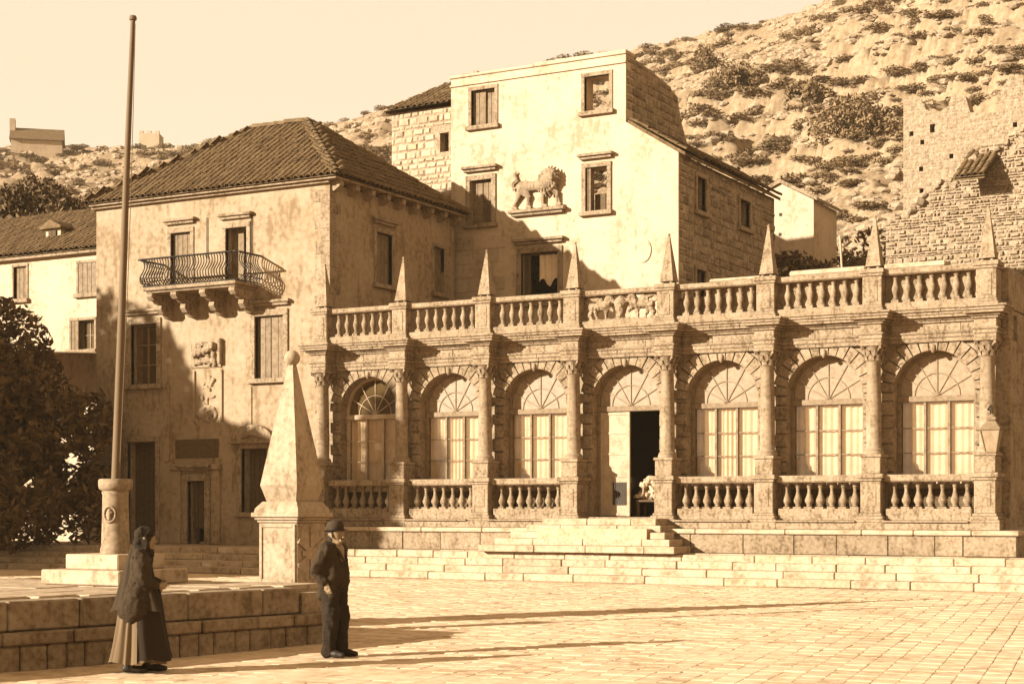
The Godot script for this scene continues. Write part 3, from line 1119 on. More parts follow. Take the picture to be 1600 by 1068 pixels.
# two beasts holding a shield between them, pierced through
func crest(parent: Node3D, cx: float) -> void:
	var bones := []
	for sd in [-1.0, 1.0]:
		var P := func(x: float, y: float, z := 0.0) -> Vector3: return Vector3(sd * x, y, z)
		bones.append([P.call(0.38, 0.36), P.call(0.78, 0.34), 0.095, 0.085])          # body
		bones.append([P.call(0.34, 0.42, 0.02), P.call(0.30, 0.52, 0.04), 0.12, 0.10])  # mane
		bones.append([P.call(0.28, 0.50, 0.05), P.call(0.20, 0.46, 0.06), 0.075, 0.045]) # head
		bones.append([P.call(0.34, 0.32), P.call(0.20, 0.22, 0.03), 0.055, 0.035])
		bones.append([P.call(0.40, 0.30), P.call(0.42, 0.03), 0.055, 0.035])
		bones.append([P.call(0.74, 0.30), P.call(0.84, 0.16), 0.07, 0.045])
		bones.append([P.call(0.84, 0.16), P.call(0.78, 0.03), 0.045, 0.035])
		bones.append([P.call(0.70, 0.28), P.call(0.62, 0.03), 0.055, 0.03])
		bones.append([P.call(0.82, 0.36), P.call(0.93, 0.46), 0.035, 0.028])
		bones.append([P.call(0.93, 0.46), P.call(0.86, 0.58), 0.028, 0.035])
		bones.append([P.call(0.50, 0.44), P.call(0.80, 0.56), 0.06, 0.04])             # wing
		bones.append([P.call(0.52, 0.50), P.call(0.74, 0.60), 0.05, 0.03])
	bones.append([Vector3(0, 0.40, 0.02), Vector3(0, 0.14, 0.02), 0.15, 0.09])
	bones.append([Vector3(0, 0.5, 0), Vector3(0, 0.6, 0), 0.09, 0.05])
	bones.append([Vector3(-0.17, 0.02, 0), Vector3(0.17, 0.02, 0), 0.05, 0.05])
	bones.append([Vector3(-0.9, 0.01, 0), Vector3(0.9, 0.01, 0), 0.035, 0.035])
	var s := Shape.new()
	for q in bones:
		q[2] *= 1.12
		q[3] *= 1.12
	flesh(s, bones, 0.02, 0.025, Vector3.ONE, Vector3(cx, 6.34, 0.26), 0.03)
	part(parent, "heraldic_relief", s.mesh(), M.carved)

# window or door filling one arch
func glazing(t: Node3D, i: int, cx: float, R: float, SP: float) -> void:
	var z := -0.27
	var ty := 4.20
	var fr := Shape.new()
	var bot := 1.68 if i == 3 else 2.36
	fr.span(Vector3(cx - R, ty, z - 0.07), Vector3(cx + R, ty + 0.13, z + 0.07), 0.012)
	for sd in [-1, 1]:
		var xa: float = cx + sd * (R - 0.045)
		fr.span(Vector3(xa - 0.045, bot, z - 0.05), Vector3(xa + 0.045, ty, z + 0.04), 0.006)
	# curved rim of the fanlight
	var n := 18
	var y0 := ty + 0.13
	for k in n:
		var a := PI * k / n
		var b := PI * (k + 1) / n
		var quadp := PackedVector2Array([Vector2(R * cos(a), R * sin(a)), Vector2(R * cos(b), R * sin(b)), Vector2((R - 0.07) * cos(b), (R - 0.07) * sin(b)), Vector2((R - 0.07) * cos(a), (R - 0.07) * sin(a))])
		fr.prism(Vector3(cx, SP, z), EX, EY, EZ, quadp, -0.04, 0.03)
	fr.span(Vector3(cx - R, y0, z - 0.04), Vector3(cx - R + 0.07, SP, z + 0.03))
	fr.span(Vector3(cx + R - 0.07, y0, z - 0.04), Vector3(cx + R, SP, z + 0.03))
	for k in range(1, 6):
		var th := PI * k / 6.0
		var d := Vector3(cos(th), sin(th), 0)
		var ro := R - 0.05 if k == 3 else R - 0.04
		var hub := Vector3(cx, y0, z)
		var far := ro + (SP - y0) * sin(th)
		fr.box(hub + d * (far * 0.5), Vector3(far, 0.018, 0.02), 0.0, Basis(EZ, th))
	for k in 12:
		var a := PI * k / 12.0
		var b := PI * (k + 1) / 12.0
		var p := Vector3(cx + 0.5 * cos(a), y0 + 0.5 * sin(a), z)
		var q := Vector3(cx + 0.5 * cos(b), y0 + 0.5 * sin(b), z)
		fr.box((p + q) * 0.5, Vector3(p.distance_to(q), 0.016, 0.018), 0.0, Basis(EZ, (q - p).angle_to(EX) if q.y > p.y else -(q - p).angle_to(EX)))
	fr.lathe(Vector3(cx, y0, z), [Vector2(0, -0.09), Vector2(0.09, 0), Vector2(0, 0.09)], 10)
	var w3 := (2.0 * R - 0.18) / 3.0
	if i != 3:
		for k in [1, 2]:
			var xm: float = cx - R + 0.09 + w3 * k
			fr.span(Vector3(xm - 0.03, bot, z - 0.04), Vector3(xm + 0.03, ty, z + 0.035), 0.006)
		for k in [1, 2]:
			var ym: float = lerpf(bot, ty, 0.10 + 0.295 * k)
			fr.span(Vector3(cx - R + 0.09, ym - 0.011, z - 0.015), Vector3(cx + R - 0.09, ym + 0.011, z + 0.012))
		fr.span(Vector3(cx - R, bot - 0.06, z - 0.05), Vector3(cx + R, bot + 0.05, z + 0.04), 0.006)
	var frame := part(t, "window_frame", fr.mesh(), M.white_paint if i == 0 else M.painted_wood)
	# fan panes
	for k in 6:
		var poly := PackedVector2Array([Vector2(0, 0)])
		for q in 6:
			var th := PI * (k + q / 5.0) / 6.0
			var rr := R - 0.03
			var lift := (SP - y0) * sin(th) + sqrt(maxf(rr * rr - pow((SP - y0) * cos(th), 2.0), 0.0))
			poly.append(Vector2(cos(th), sin(th)) * minf(lift, 2.0))
		var s := Shape.new()
		s.prism(Vector3(cx, y0, z - 0.012), EX, EY, EZ, poly, -0.003, 0.003)
		part(frame, "fan_pane", s.mesh(), M.glass if i == 0 else M.dusty_glass)
	if i == 3:
		# left leaf closed, right half open
		var d := Shape.new()
		var xa := cx - R + 0.09
		var xb := cx - 0.02
		d.span(Vector3(xa, 1.68, z - 0.03), Vector3(xb, 4.19, z + 0.03), 0.006)
		d.span(Vector3(xa, 1.68, z + 0.03), Vector3(xa + 0.08, 4.19, z + 0.045))
		d.span(Vector3(xb - 0.08, 1.68, z + 0.03), Vector3(xb, 4.19, z + 0.045))
		for yy in [1.70, 2.62, 3.16, 3.66, 4.12]:
			d.span(Vector3(xa + 0.08, yy, z + 0.03), Vector3(xb - 0.08, yy + 0.05, z + 0.045))
		var leaf := part(t, "door_leaf", d.mesh(), M.white_paint)
		for k in 9:
			var bs := Shape.new()
			bs.span(Vector3(xb - 0.44 + 0.042 * k, 1.95, z + 0.05), Vector3(xb - 0.418 + 0.042 * k, 2.5, z + 0.066))
			part(leaf, "grille_bar", bs.mesh(), M.iron)
		var o := Shape.new()
		o.box(Vector3(cx + R - 0.12, 2.93, z - 0.42), Vector3(0.05, 2.5, 0.74), 0.006)
		part(t, "door_leaf", o.mesh(), M.white_paint)
		return
	var lp := Shape.new()
	lp.span(Vector3(cx - R, 1.6, z - 0.06), Vector3(cx + R, bot - 0.06, z + 0.0))
	for k in 3: lp.span(Vector3(cx - R + 0.15 + 0.53 * k, 1.75, z), Vector3(cx - R + 0.55 + 0.53 * k, bot - 0.14, z + 0.02), 0.01)
	part(frame, "lower_panel", lp.mesh(), M.wood)
	for cc in 3:
		var xa := cx - R + 0.09 + w3 * cc + 0.028
		var ys := [bot + 0.04, lerpf(bot, ty, 0.395), lerpf(bot, ty, 0.69), ty]
		for rw in 3:
			var s := Shape.new()
			s.span(Vector3(xa, ys[rw], z - 0.006), Vector3(xa + w3 - 0.05, ys[rw + 1], z + 0.0))
			part(frame, "pane", s.mesh(), M.glass)
		# hung curtain close behind the panes; the middle ones are gathered in some bays
		var gather := 0.74 if (i in [1, 4] and cc == 1) else 1.0
		var cu := Shape.new()
		var xm := xa + (w3 - 0.05) * 0.5
		var hw := (w3 * 0.5) * gather
		var st := 26
		var ph := rng.randf() * 6.0
		var amp := 0.01 if gather == 1.0 else 0.018
		for k in st:
			var f0 := k / float(st)
			var f1 := (k + 1) / float(st)
			var X0 := xm + lerpf(-hw, hw, f0)
			var X1 := xm + lerpf(-hw, hw, f1)
			var Z0 := z - 0.075 + amp * sin(f0 * 22.0 + ph) + amp * 0.6 * sin(f0 * 9.0 + ph * 2.0)
			var Z1 := z - 0.075 + amp * sin(f1 * 22.0 + ph) + amp * 0.6 * sin(f1 * 9.0 + ph * 2.0)
			cu.quad(Vector3(X0, bot + 0.02, Z0), Vector3(X1, bot + 0.02, Z1), Vector3(X1, ty, Z1), Vector3(X0, ty, Z0), Vector3(xm, 3, z - 1.0))
			cu.quad(Vector3(X0, bot + 0.02, Z0 - 0.006), Vector3(X1, bot + 0.02, Z1 - 0.006), Vector3(X1, ty, Z1 - 0.006), Vector3(X0, ty, Z0 - 0.006), Vector3(xm, 3, z + 1.0))
		part(frame, "curtain", cu.mesh(), M.curtain)

# ---------------------------------------------------------------- roofs
func tile_mesh(k: int, w: float, l: float) -> ArrayMesh:
	var s := Shape.new()
	var t: float = [0.75, 0.9, 1.0, 1.15, 1.4][k]
	s.tint = Color(t, t * 0.97, t * 0.92)
	var n := 5
	for i in n:
		var a := PI * i / n
		var b := PI * (i + 1) / n
		var P := func(an: float, z: float, r: float, lift: float) -> Vector3: return Vector3(cos(an) * r, sin(an) * r * 0.75 + lift, z)
		var p0: Vector3 = P.call(a, 0.0, w * 0.5, 0.02)
		var p1: Vector3 = P.call(b, 0.0, w * 0.5, 0.02)
		var p2: Vector3 = P.call(b, l, w * 0.40, 0.0)
		var p3: Vector3 = P.call(a, l, w * 0.40, 0.0)
		var na := Vector3(cos(a), sin(a), 0)
		var nb := Vector3(cos(b), sin(b), 0)
		s.tri(p0, p1, p2, na, nb, nb)
		s.tri(p0, p2, p3, na, nb, na)
		var q0: Vector3 = P.call(a, 0.0, w * 0.36, 0.015)
		var q1: Vector3 = P.call(b, 0.0, w * 0.36, 0.015)
		s.face(p0, p1, q1, q0, Vector3(0, 0, -1))
	return s.mesh()

# rows of half round tiles on a slope; left and right edges move in by la and ra per metre up the slope
func tile_slope(o: Vector3, along: Vector3, up: Vector3, length: float, slope: float, la: float, ra: float, w := 0.215, l := 0.36) -> Array:
	var nz := along.cross(up).normalized()
	if nz.y < 0: nz = -nz
	var out := []
	var rows := int(slope / l)
	for r in rows + 1:
		var s := r * l
		var x0 := la * s
		var x1 := length - ra * s
		var x := ceilf(x0 / w) * w
		while x < x1:
			var sc := 1.0 if s + l * 1.15 < slope else maxf((slope - s) / (l * 1.15), 0.2)
			var wob := Basis(nz, rng.randf_range(-0.05, 0.05))
			var al := along if along.cross(nz).dot(up) > 0.0 else -along
			out.append([Transform3D(wob * Basis(al, nz, up * sc), o + along * (x + w * 0.5 + rng.randf_range(-0.012, 0.012)) + up * (s + rng.randf_range(-0.02, 0.02)) + nz * (0.02 + rng.randf_range(0, 0.018))), rng.randi() % 5])
			x += w
	return out

func lay_tiles(roof: Node3D, tiles: Array, most: int, key: String, w := 0.215, l := 0.36) -> void:
	var kinds := []
	for k in 5: kinds.append(tile_mesh(k, w, l * 1.15))
	var st := SurfaceTool.new()
	st.begin(Mesh.PRIMITIVE_TRIANGLES)
	var left := 0
	for i in tiles.size():
		if i < most: part(roof, "roof_tile", kinds[tiles[i][1]], M.tiles, tiles[i][0])
		else:
			st.append_from(kinds[tiles[i][1]], 0, tiles[i][0])
			left += 1
	if left: stuff(part(roof, "roof_tiles", st.commit(), M.tiles))

func ridge_caps(roof: Node3D, a: Vector3, b: Vector3) -> void:
	var d := b - a
	var n := int(d.length() / 0.36)
	var up := d.normalized()
	var al := up.cross(EY).normalized()
	var nz := al.cross(up).normalized()
	if nz.y < 0:
		nz = -nz
		al = -al
	var s := Shape.new()
	if not sharedm.has("cap"):
		var k := Shape.new()
		k.tint = Color(1.9, 1.9, 1.9)
		for i in 6:
			var t0 := PI * i / 6
			var t1 := PI * (i + 1) / 6
			var n0 := Vector3(cos(t0), sin(t0), 0)
			var n1 := Vector3(cos(t1), sin(t1), 0)
			k.tri(n0 * 0.15, n1 * 0.15, n1 * 0.12 + EZ * 0.42, n0, n1, n1)
			k.tri(n0 * 0.15, n1 * 0.12 + EZ * 0.42, n0 * 0.12 + EZ * 0.42, n0, n1, n0)
		sharedm["cap"] = k.mesh()
	for i in n:
		part(roof, "ridge_tile", sharedm["cap"], M.tiles, Transform3D(Basis(al if al.cross(nz).dot(up) > 0.0 else -al, nz, up), a + d * (i / float(n)) + nz * (0.03 + rng.randf() * 0.02)))

func rect(x0: float, y0: float, x1: float, y1: float) -> Rect2:
	return Rect2(minf(x0, x1), minf(y0, y1), absf(x1 - x0), absf(y1 - y0))

# frame of stone round an opening in the plane of ux; hood adds a projecting cornice
func surround(parent: Node3D, o: Vector3, ux: Vector3, nz: Vector3, r: Rect2, w: float, proud: float, hood := 0.0, sill := true, m: Material = null) -> void:
	var s := Shape.new()
	var bs := Basis(ux, EY, ux.cross(EY))
	var add := func(x0: float, y0: float, x1: float, y1: float, d0: float, d1: float) -> void:
		s.box(o + ux * (x0 + x1) * 0.5 + EY * (y0 + y1) * 0.5 + nz * (d0 + d1) * 0.5, Vector3(x1 - x0, y1 - y0, d1 - d0), 0.012, bs)
	add.call(r.position.x - w, r.position.y, r.position.x, r.end.y, -0.12, proud)
	add.call(r.end.x, r.position.y, r.end.x + w, r.end.y, -0.12, proud)
	add.call(r.position.x - w, r.end.y, r.end.x + w, r.end.y + w, -0.12, proud + 0.003)
	if sill: add.call(r.position.x - w - 0.05, r.position.y - 0.13, r.end.x + w + 0.05, r.position.y, -0.12, proud + 0.09)
	if hood > 0.0:
		add.call(r.position.x - w - 0.03, r.end.y + w + 0.10, r.end.x + w + 0.03, r.end.y + w + 0.18, -0.05, proud + hood * 0.5)
		add.call(r.position.x - w - 0.09, r.end.y + w + 0.18, r.end.x + w + 0.09, r.end.y + w + 0.26, -0.05, proud + hood)
	part(parent, "surround", s.mesh(), m if m else M.limestone)

func shutter(parent: Node3D, o: Vector3, ux: Vector3, nz: Vector3, r: Rect2, depth: float, m: Material, called := "shutter") -> void:
	var s := Shape.new()
	var bs := Basis(ux, EY, ux.cross(EY))
	s.box(o + ux * r.get_center().x + EY * r.get_center().y + nz * depth, Vector3(r.size.x, r.size.y, 0.035), 0.004, bs)
	var p := part(parent, called, s.mesh(), m)
	var n := maxi(2, int(r.size.x / 0.16))
	for k in n:
		var q := Shape.new()
		var w := r.size.x / n
		var t := rng.randf_range(0.85, 1.1)
		q.tint = Color(t, t, t)
		q.box(o + ux * (r.position.x + w * (k + 0.5)) + EY * r.get_center().y + nz * (depth + 0.024), Vector3(w - 0.012, r.size.y - 0.01, 0.018), 0.004, bs)
		part(p, "board", q.mesh(), m)

# ---------------------------------------------------------------- left house
func house() -> void:
	var t := thing("hip_roofed_house", "plastered house with tiled hip roof and a curved iron balcony beside the arcade", "house", Vector3(-4.5, 0.85, -3.8))
	var X0 := -8.71
	var X1 := -0.36
	var Z0 := -0.6
	var Z1 := -7.1
	var EV := 10.62
	var o := Vector3(0, 0, Z0)
	var d1 := rect(-5.87, 8.06, -5.17, 9.7)
	var d2 := rect(-3.89, 8.06, -3.17, 9.68)
	var w1 := rect(-7.36, 5.43, -6.4, 7.17)
	var w2 := rect(-2.86, 5.44, -1.9, 7.16)
	var g1 := rect(-7.5, 0.86, -6.44, 3.78)
	var g2 := rect(-5.25, 0.86, -4.62, 2.64)
	var g3 := rect(-3.33, 1.76, -2.45, 3.52)
	var plq := rect(-5.69, 3.3, -4.16, 3.82)
	var b := Shape.new()
	wall_cells(b, o, EX, EY, Vector3(0, 0, -0.5), rect(X0, 0.8, X1, EV), [d1, d2, w1, w2, g1, g2, g3])
	part(t, "front_wall", b.mesh(), M.plaster)
	b = Shape.new()
	var s1 := rect(2.86, 8.2, 3.64, 9.64)
	var s2 := rect(5.93, 8.3, 6.5, 9.65)
	wall_cells(b, Vector3(X1, 0, 0), -EZ, EY, Vector3(-0.5, 0, 0), rect(1.1, 0.8, 7.1, EV), [s1, s2])
	var sw := part(t, "side_wall", b.mesh(), M.plaster)
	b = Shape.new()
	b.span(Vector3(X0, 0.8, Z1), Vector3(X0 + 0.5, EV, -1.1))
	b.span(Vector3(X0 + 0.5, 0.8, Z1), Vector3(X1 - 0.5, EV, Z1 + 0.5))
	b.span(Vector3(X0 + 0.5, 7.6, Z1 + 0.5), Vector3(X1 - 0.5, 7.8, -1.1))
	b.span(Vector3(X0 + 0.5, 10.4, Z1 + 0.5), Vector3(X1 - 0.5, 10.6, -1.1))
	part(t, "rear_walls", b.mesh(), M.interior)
	# corner stones at the right edge
	var y := 0.86
	var k := 0
	while y < EV - 0.2:
		var h := rng.randf_range(0.3, 0.42)
		if y + h > EV: h = EV - y
		var s := Shape.new()
		var q := rng.randf_range(0.9, 1.15)
		s.tint = Color(q, q, q)
		var a := 0.5 if k % 2 == 0 else 0.3
		var c := 0.3 if k % 2 == 0 else 0.5
		s.span(Vector3(X1 - a, y + 0.006, Z0 - c), Vector3(X1 + 0.012, y + h - 0.006, Z0 + 0.012), 0.01)
		part(t, "corner_stone", s.mesh(), M.limestone)
		y += h
		k += 1
	# eaves: thin stone cornice in front, corbels at the side
	b = Shape.new()
	b.span(Vector3(X0 - 0.1, EV, Z0 - 0.5), Vector3(X1 + 0.05, EV + 0.07, Z0 + 0.12), 0.01)
	b.span(Vector3(X0 - 0.1, EV + 0.07, Z0 - 0.5), Vector3(X1 + 0.36, EV + 0.13, Z0 + 0.22), 0.01)
	b.span(Vector3(X1 - 0.5, EV + 0.07, Z1 - 0.1), Vector3(X1 + 0.36, EV + 0.13, Z0 - 0.5), 0.01)
	part(t, "eaves_cornice", b.mesh(), M.limestone)
	for q in 9:
		var s := Shape.new()
		var z := lerpf(Z0 - 0.15, Z1 + 0.15, q / 8.0)
		s.prism(Vector3(X1, EV - 0.22, z), EX, EY, EZ, PackedVector2Array([Vector2(-0.1, 0.0), Vector2(0.1, 0.02), Vector2(0.28, 0.14), Vector2(0.3, 0.285), Vector2(-0.1, 0.285)]), -0.09, 0.09)
		part(t, "corbel", s.mesh(), M.limestone)
	# roof
	var yb := EV + 0.135
	var ax := X0 - 0.2
	var bx := X1 + 0.4
	var az := Z0 + 0.28
	var bz := Z1 - 0.2
	var half := (az - bz) * 0.5
	var cz := (az + bz) * 0.5
	var ry := 13.25
	var rl := Vector3(ax + half, ry, cz)
	var rr := Vector3(bx - half, ry, cz)
	var c0 := Vector3(ax, yb, az)
	var c1 := Vector3(bx, yb, az)
	var c2 := Vector3(bx, yb, bz)
	var c3 := Vector3(ax, yb, bz)
	b = Shape.new()
	var mid := Vector3(-4.5, yb + 0.5, cz)
	b.quad(c0, c1, rr, rl, mid); b.flat3(c1, c2, rr, mid); b.quad(c2, c3, rl, rr, mid); b.flat3(c3, c0, rl, mid)
	b.quad(c0, c1, c2, c3, mid)
	var roof := part(t, "roof", b.mesh(), M.tiles)
	var tl := []
	var rise := ry - yb
	var sl := sqrt(half * half + rise * rise)
	tl += tile_slope(c0, EX, (Vector3(0, rise, -half)).normalized(), bx - ax, sl, half / sl, half / sl)
	tl += tile_slope(c2, EZ, (Vector3(-half, rise, 0)).normalized(), az - bz, sl, half / sl, half / sl)
	tl += tile_slope(c0 + Vector3(0, 0, bz - az), EZ, (Vector3(half, rise, 0)).normalized(), az - bz, sl, half / sl, half / sl)
	lay_tiles(roof, tl, 300, "house")
	ridge_caps(roof, c1, rr)
	ridge_caps(roof, c0, rl)
	ridge_caps(roof, c2, rr)
	ridge_caps(roof, rl, rr)
	# openings
	for r in [d1, d2]:
		surround(t, o, EX, EZ, r, 0.14, 0.03, 0.12, false)
	shutter(t, o, EX, EZ, rect(d1.position.x, d1.position.y, d1.end.x, d1.end.y), -0.12, M.shutter, "balcony_door")
	shutter(t, o, EX, EZ, rect(d2.position.x, d2.position.y, d2.end.x - 0.3, d2.end.y), -0.3, M.shutter, "balcony_door")
	surround(t, o, EX, EZ, w1, 0.17, 0.05, 0.1)
	surround(t, o, EX, EZ, w2, 0.17, 0.05, 0.1)
	glass_window(t, o, w1, -0.2, 2, 3)
	shutter(t, o, EX, EZ, rect(w2.position.x + 0.12, w2.position.y, w2.get_center().x, w2.end.y), -0.1, M.painted_wood)
	shutter(t, o, EX, EZ, rect(w2.get_center().x + 0.015, w2.position.y, w2.end.x, w2.end.y), -0.1, M.painted_wood)
	surround(t, o, EX, EZ, g1, 0.16, 0.05, 0.0, false)
	surround(t, o, EX, EZ, g3, 0.17, 0.05, 0.0, true)
	surround(t, o, EX, EZ, rect(-5.25, 0.86, -4.62, 2.64), 0.2, 0.08, 0.16, false)
	shutter(t, o, EX, EZ, rect(-5.22, 1.3, -4.66, 2.62), -0.22, M.wood, "door")
	shutter(t, o, EX, EZ, rect(g1.position.x, g1.position.y, g1.end.x, g1.end.y), -0.35, M.wood, "door")
	shutter(t, o, EX, EZ, rect(g3.position.x, g3.position.y, g3.end.x, g3.end.y), -0.38, M.wood, "shutter")
	b = Shape.new()
	for sx in [-1, 1]:
		b.span(Vector3(-4.935 + sx * 0.7 - 0.16, 0.86, Z0 - 0.02), Vector3(-4.935 + sx * 0.7 + 0.16, 2.95, Z0 + 0.07), 0.015)
	b.span(Vector3(-5.85, 2.95, Z0 - 0.02), Vector3(-4.02, 3.12, Z0 + 0.14), 0.02)
	part(t, "door_pilasters", b.mesh(), M.plaster)
	b = Shape.new()
	b.span(Vector3(plq.position.x, plq.position.y, Z0 - 0.02), Vector3(plq.end.x, plq.end.y, Z0 + 0.05), 0.012)
	part(t, "dark_plaque", b.mesh(), M.wood).set_meta("label", "dark rectangular board above the door")
	# arched hood over the right-hand opening, with carving in it
	b = Shape.new()
	var hood := PackedVector2Array()
	for q in 13:
		var a := PI * q / 12
		hood.append(Vector2(0.72 * cos(a), 0.46 * sin(a)))
	b.prism(Vector3(-2.89, 3.72, Z0), EX, EY, EZ, hood, -0.02, 0.16)
	b.span(Vector3(-3.7, 3.66, Z0 - 0.02), Vector3(-2.08, 3.73, Z0 + 0.2), 0.015)
	flesh(b, [[Vector3(-3.2, 3.85, Z0 + 0.14), Vector3(-2.9, 3.95, Z0 + 0.16), 0.08, 0.1], [Vector3(-2.9, 3.95, Z0 + 0.16), Vector3(-2.55, 3.83, Z0 + 0.14), 0.09, 0.07]], 0.04, 0.03)
	part(t, "arched_hood", b.mesh(), M.carved)
	# pilaster strips on the wall
	b = Shape.new()
	b.span(Vector3(-6.12, 3.2, Z0 - 0.02), Vector3(-5.92, 5.3, Z0 + 0.05), 0.012)
	b.span(Vector3(-3.05, 3.75, Z0 - 0.02), Vector3(-2.98, 5.25, Z0 + 0.03), 0.01)
	b.span(Vector3(-6.14, 5.3, Z0 - 0.02), Vector3(-5.9, 5.4, Z0 + 0.08), 0.012)
	part(t, "wall_strip", b.mesh(), M.plaster)
	# broken coat of arms and the niche below it
	b = Shape.new()
	b.span(Vector3(-5.12, 5.83, Z0 - 0.02), Vector3(-4.04, 6.56, Z0 + 0.04), 0.01)
	b.span(Vector3(-4.10, 5.9, Z0), Vector3(-4.0, 6.62, Z0 + 0.14), 0.02)
	flesh(b, [[Vector3(-4.95, 6.2, Z0 + 0.08), Vector3(-4.55, 6.32, Z0 + 0.1), 0.11, 0.1], [Vector3(-4.9, 6.15, Z0 + 0.06), Vector3(-4.95, 5.92, Z0 + 0.06), 0.06, 0.05], [Vector3(-4.55, 6.3, Z0 + 0.1), Vector3(-4.3, 6.42, Z0 + 0.1), 0.1, 0.12], [Vector3(-4.5, 6.2, Z0 + 0.06), Vector3(-4.42, 5.92, Z0 + 0.06), 0.06, 0.05], [Vector3(-4.3, 6.2, Z0 + 0.05), Vector3(-4.24, 5.9, Z0 + 0.05), 0.08, 0.06], [Vector3(-4.9, 6.0, Z0 + 0.03), Vector3(-4.3, 6.0, Z0 + 0.03), 0.09, 0.08], [Vector3(-4.75, 6.38, Z0 + 0.06), Vector3(-4.95, 6.46, Z0 + 0.05), 0.08, 0.05]], 0.03, 0.03, Vector3.ONE, Vector3.ZERO, 0.04)
	part(t, "carved_coat_of_arms", b.mesh(), M.carved)
	b = Shape.new()
	for q in 2: b.span(Vector3(-5.06 + q * 0.98, 4.3, Z0 - 0.02), Vector3(-4.98 + q * 0.98, 5.75, Z0 + 0.05), 0.012)
	var lumps := []
	for q in 26:
		var p := Vector3(rng.randf_range(-4.95, -4.2), rng.randf_range(4.3, 5.6), Z0 + 0.0)
		lumps.append([p, p + Vector3(rng.randf_range(-0.12, 0.12), rng.randf_range(-0.2, 0.2), 0), rng.randf_range(0.03, 0.08), rng.randf_range(0.02, 0.06)])
	flesh(b, lumps, 0.035, 0.06, Vector3.ONE, Vector3.ZERO, 0.03)
	part(t, "worn_carving", b.mesh(), M.plaster)
	# side windows
	surround(t, Vector3(X1, 0, 0), -EZ, EX, s1, 0.14, 0.03, 0.1)
	surround(t, Vector3(X1, 0, 0), -EZ, EX, s2, 0.12, 0.03, 0.0)
	shutter(t, Vector3(X1, 0, 0), -EZ, EX, s1, -0.15, M.shutter)
	shutter(t, Vector3(X1, 0, 0), -EZ, EX, s2, -0.15, M.shutter)
	balcony(t, Z0)
	var rods := Shape.new()
	for q in [-4.55, -2.98]: rods.tube([Vector3(q, 10.05, Z0 + 0.03), Vector3(q, 8.9, Z0 + 0.03)], [0.014, 0.014], 5)
	part(t, "stay_rod", rods.mesh(), M.iron)

func glass_window(t: Node3D, o: Vector3, r: Rect2, depth: float, nc: int, nr: int) -> void:
	var f := Shape.new()
	var w := 0.05
	var z := o.z + depth
	f.span(Vector3(r.position.x, r.position.y, z - 0.03), Vector3(r.position.x + w, r.end.y, z + 0.03))
	f.span(Vector3(r.end.x - w, r.position.y, z - 0.03), Vector3(r.end.x, r.end.y, z + 0.03))
	f.span(Vector3(r.position.x + w, r.end.y - w, z - 0.03), Vector3(r.end.x - w, r.end.y, z + 0.03))
	f.span(Vector3(r.position.x + w, r.position.y, z - 0.03), Vector3(r.end.x - w, r.position.y + w, z + 0.03))
	for k in range(1, nc):
		var x := lerpf(r.position.x, r.end.x, k / float(nc))
		f.span(Vector3(x - 0.022, r.position.y + w, z - 0.025), Vector3(x + 0.022, r.end.y - w, z + 0.025))
	for k in range(1, nr):
		var y := lerpf(r.position.y, r.end.y, k / float(nr))
		f.span(Vector3(r.position.x + w, y - 0.015, z - 0.02), Vector3(r.end.x - w, y + 0.015, z + 0.02))
	var fr := part(t, "window", f.mesh(), M.painted_wood)
	for i in nc:
		for j in nr:
			var s := Shape.new()
			s.span(Vector3(lerpf(r.position.x, r.end.x, i / float(nc)) + 0.02, lerpf(r.position.y, r.end.y, j / float(nr)) + 0.012, z - 0.004), Vector3(lerpf(r.position.x, r.end.x, (i + 1) / float(nc)) - 0.02, lerpf(r.position.y, r.end.y, (j + 1) / float(nr)) - 0.012, z + 0.004))
			part(fr, "pane", s.mesh(), M.glass)

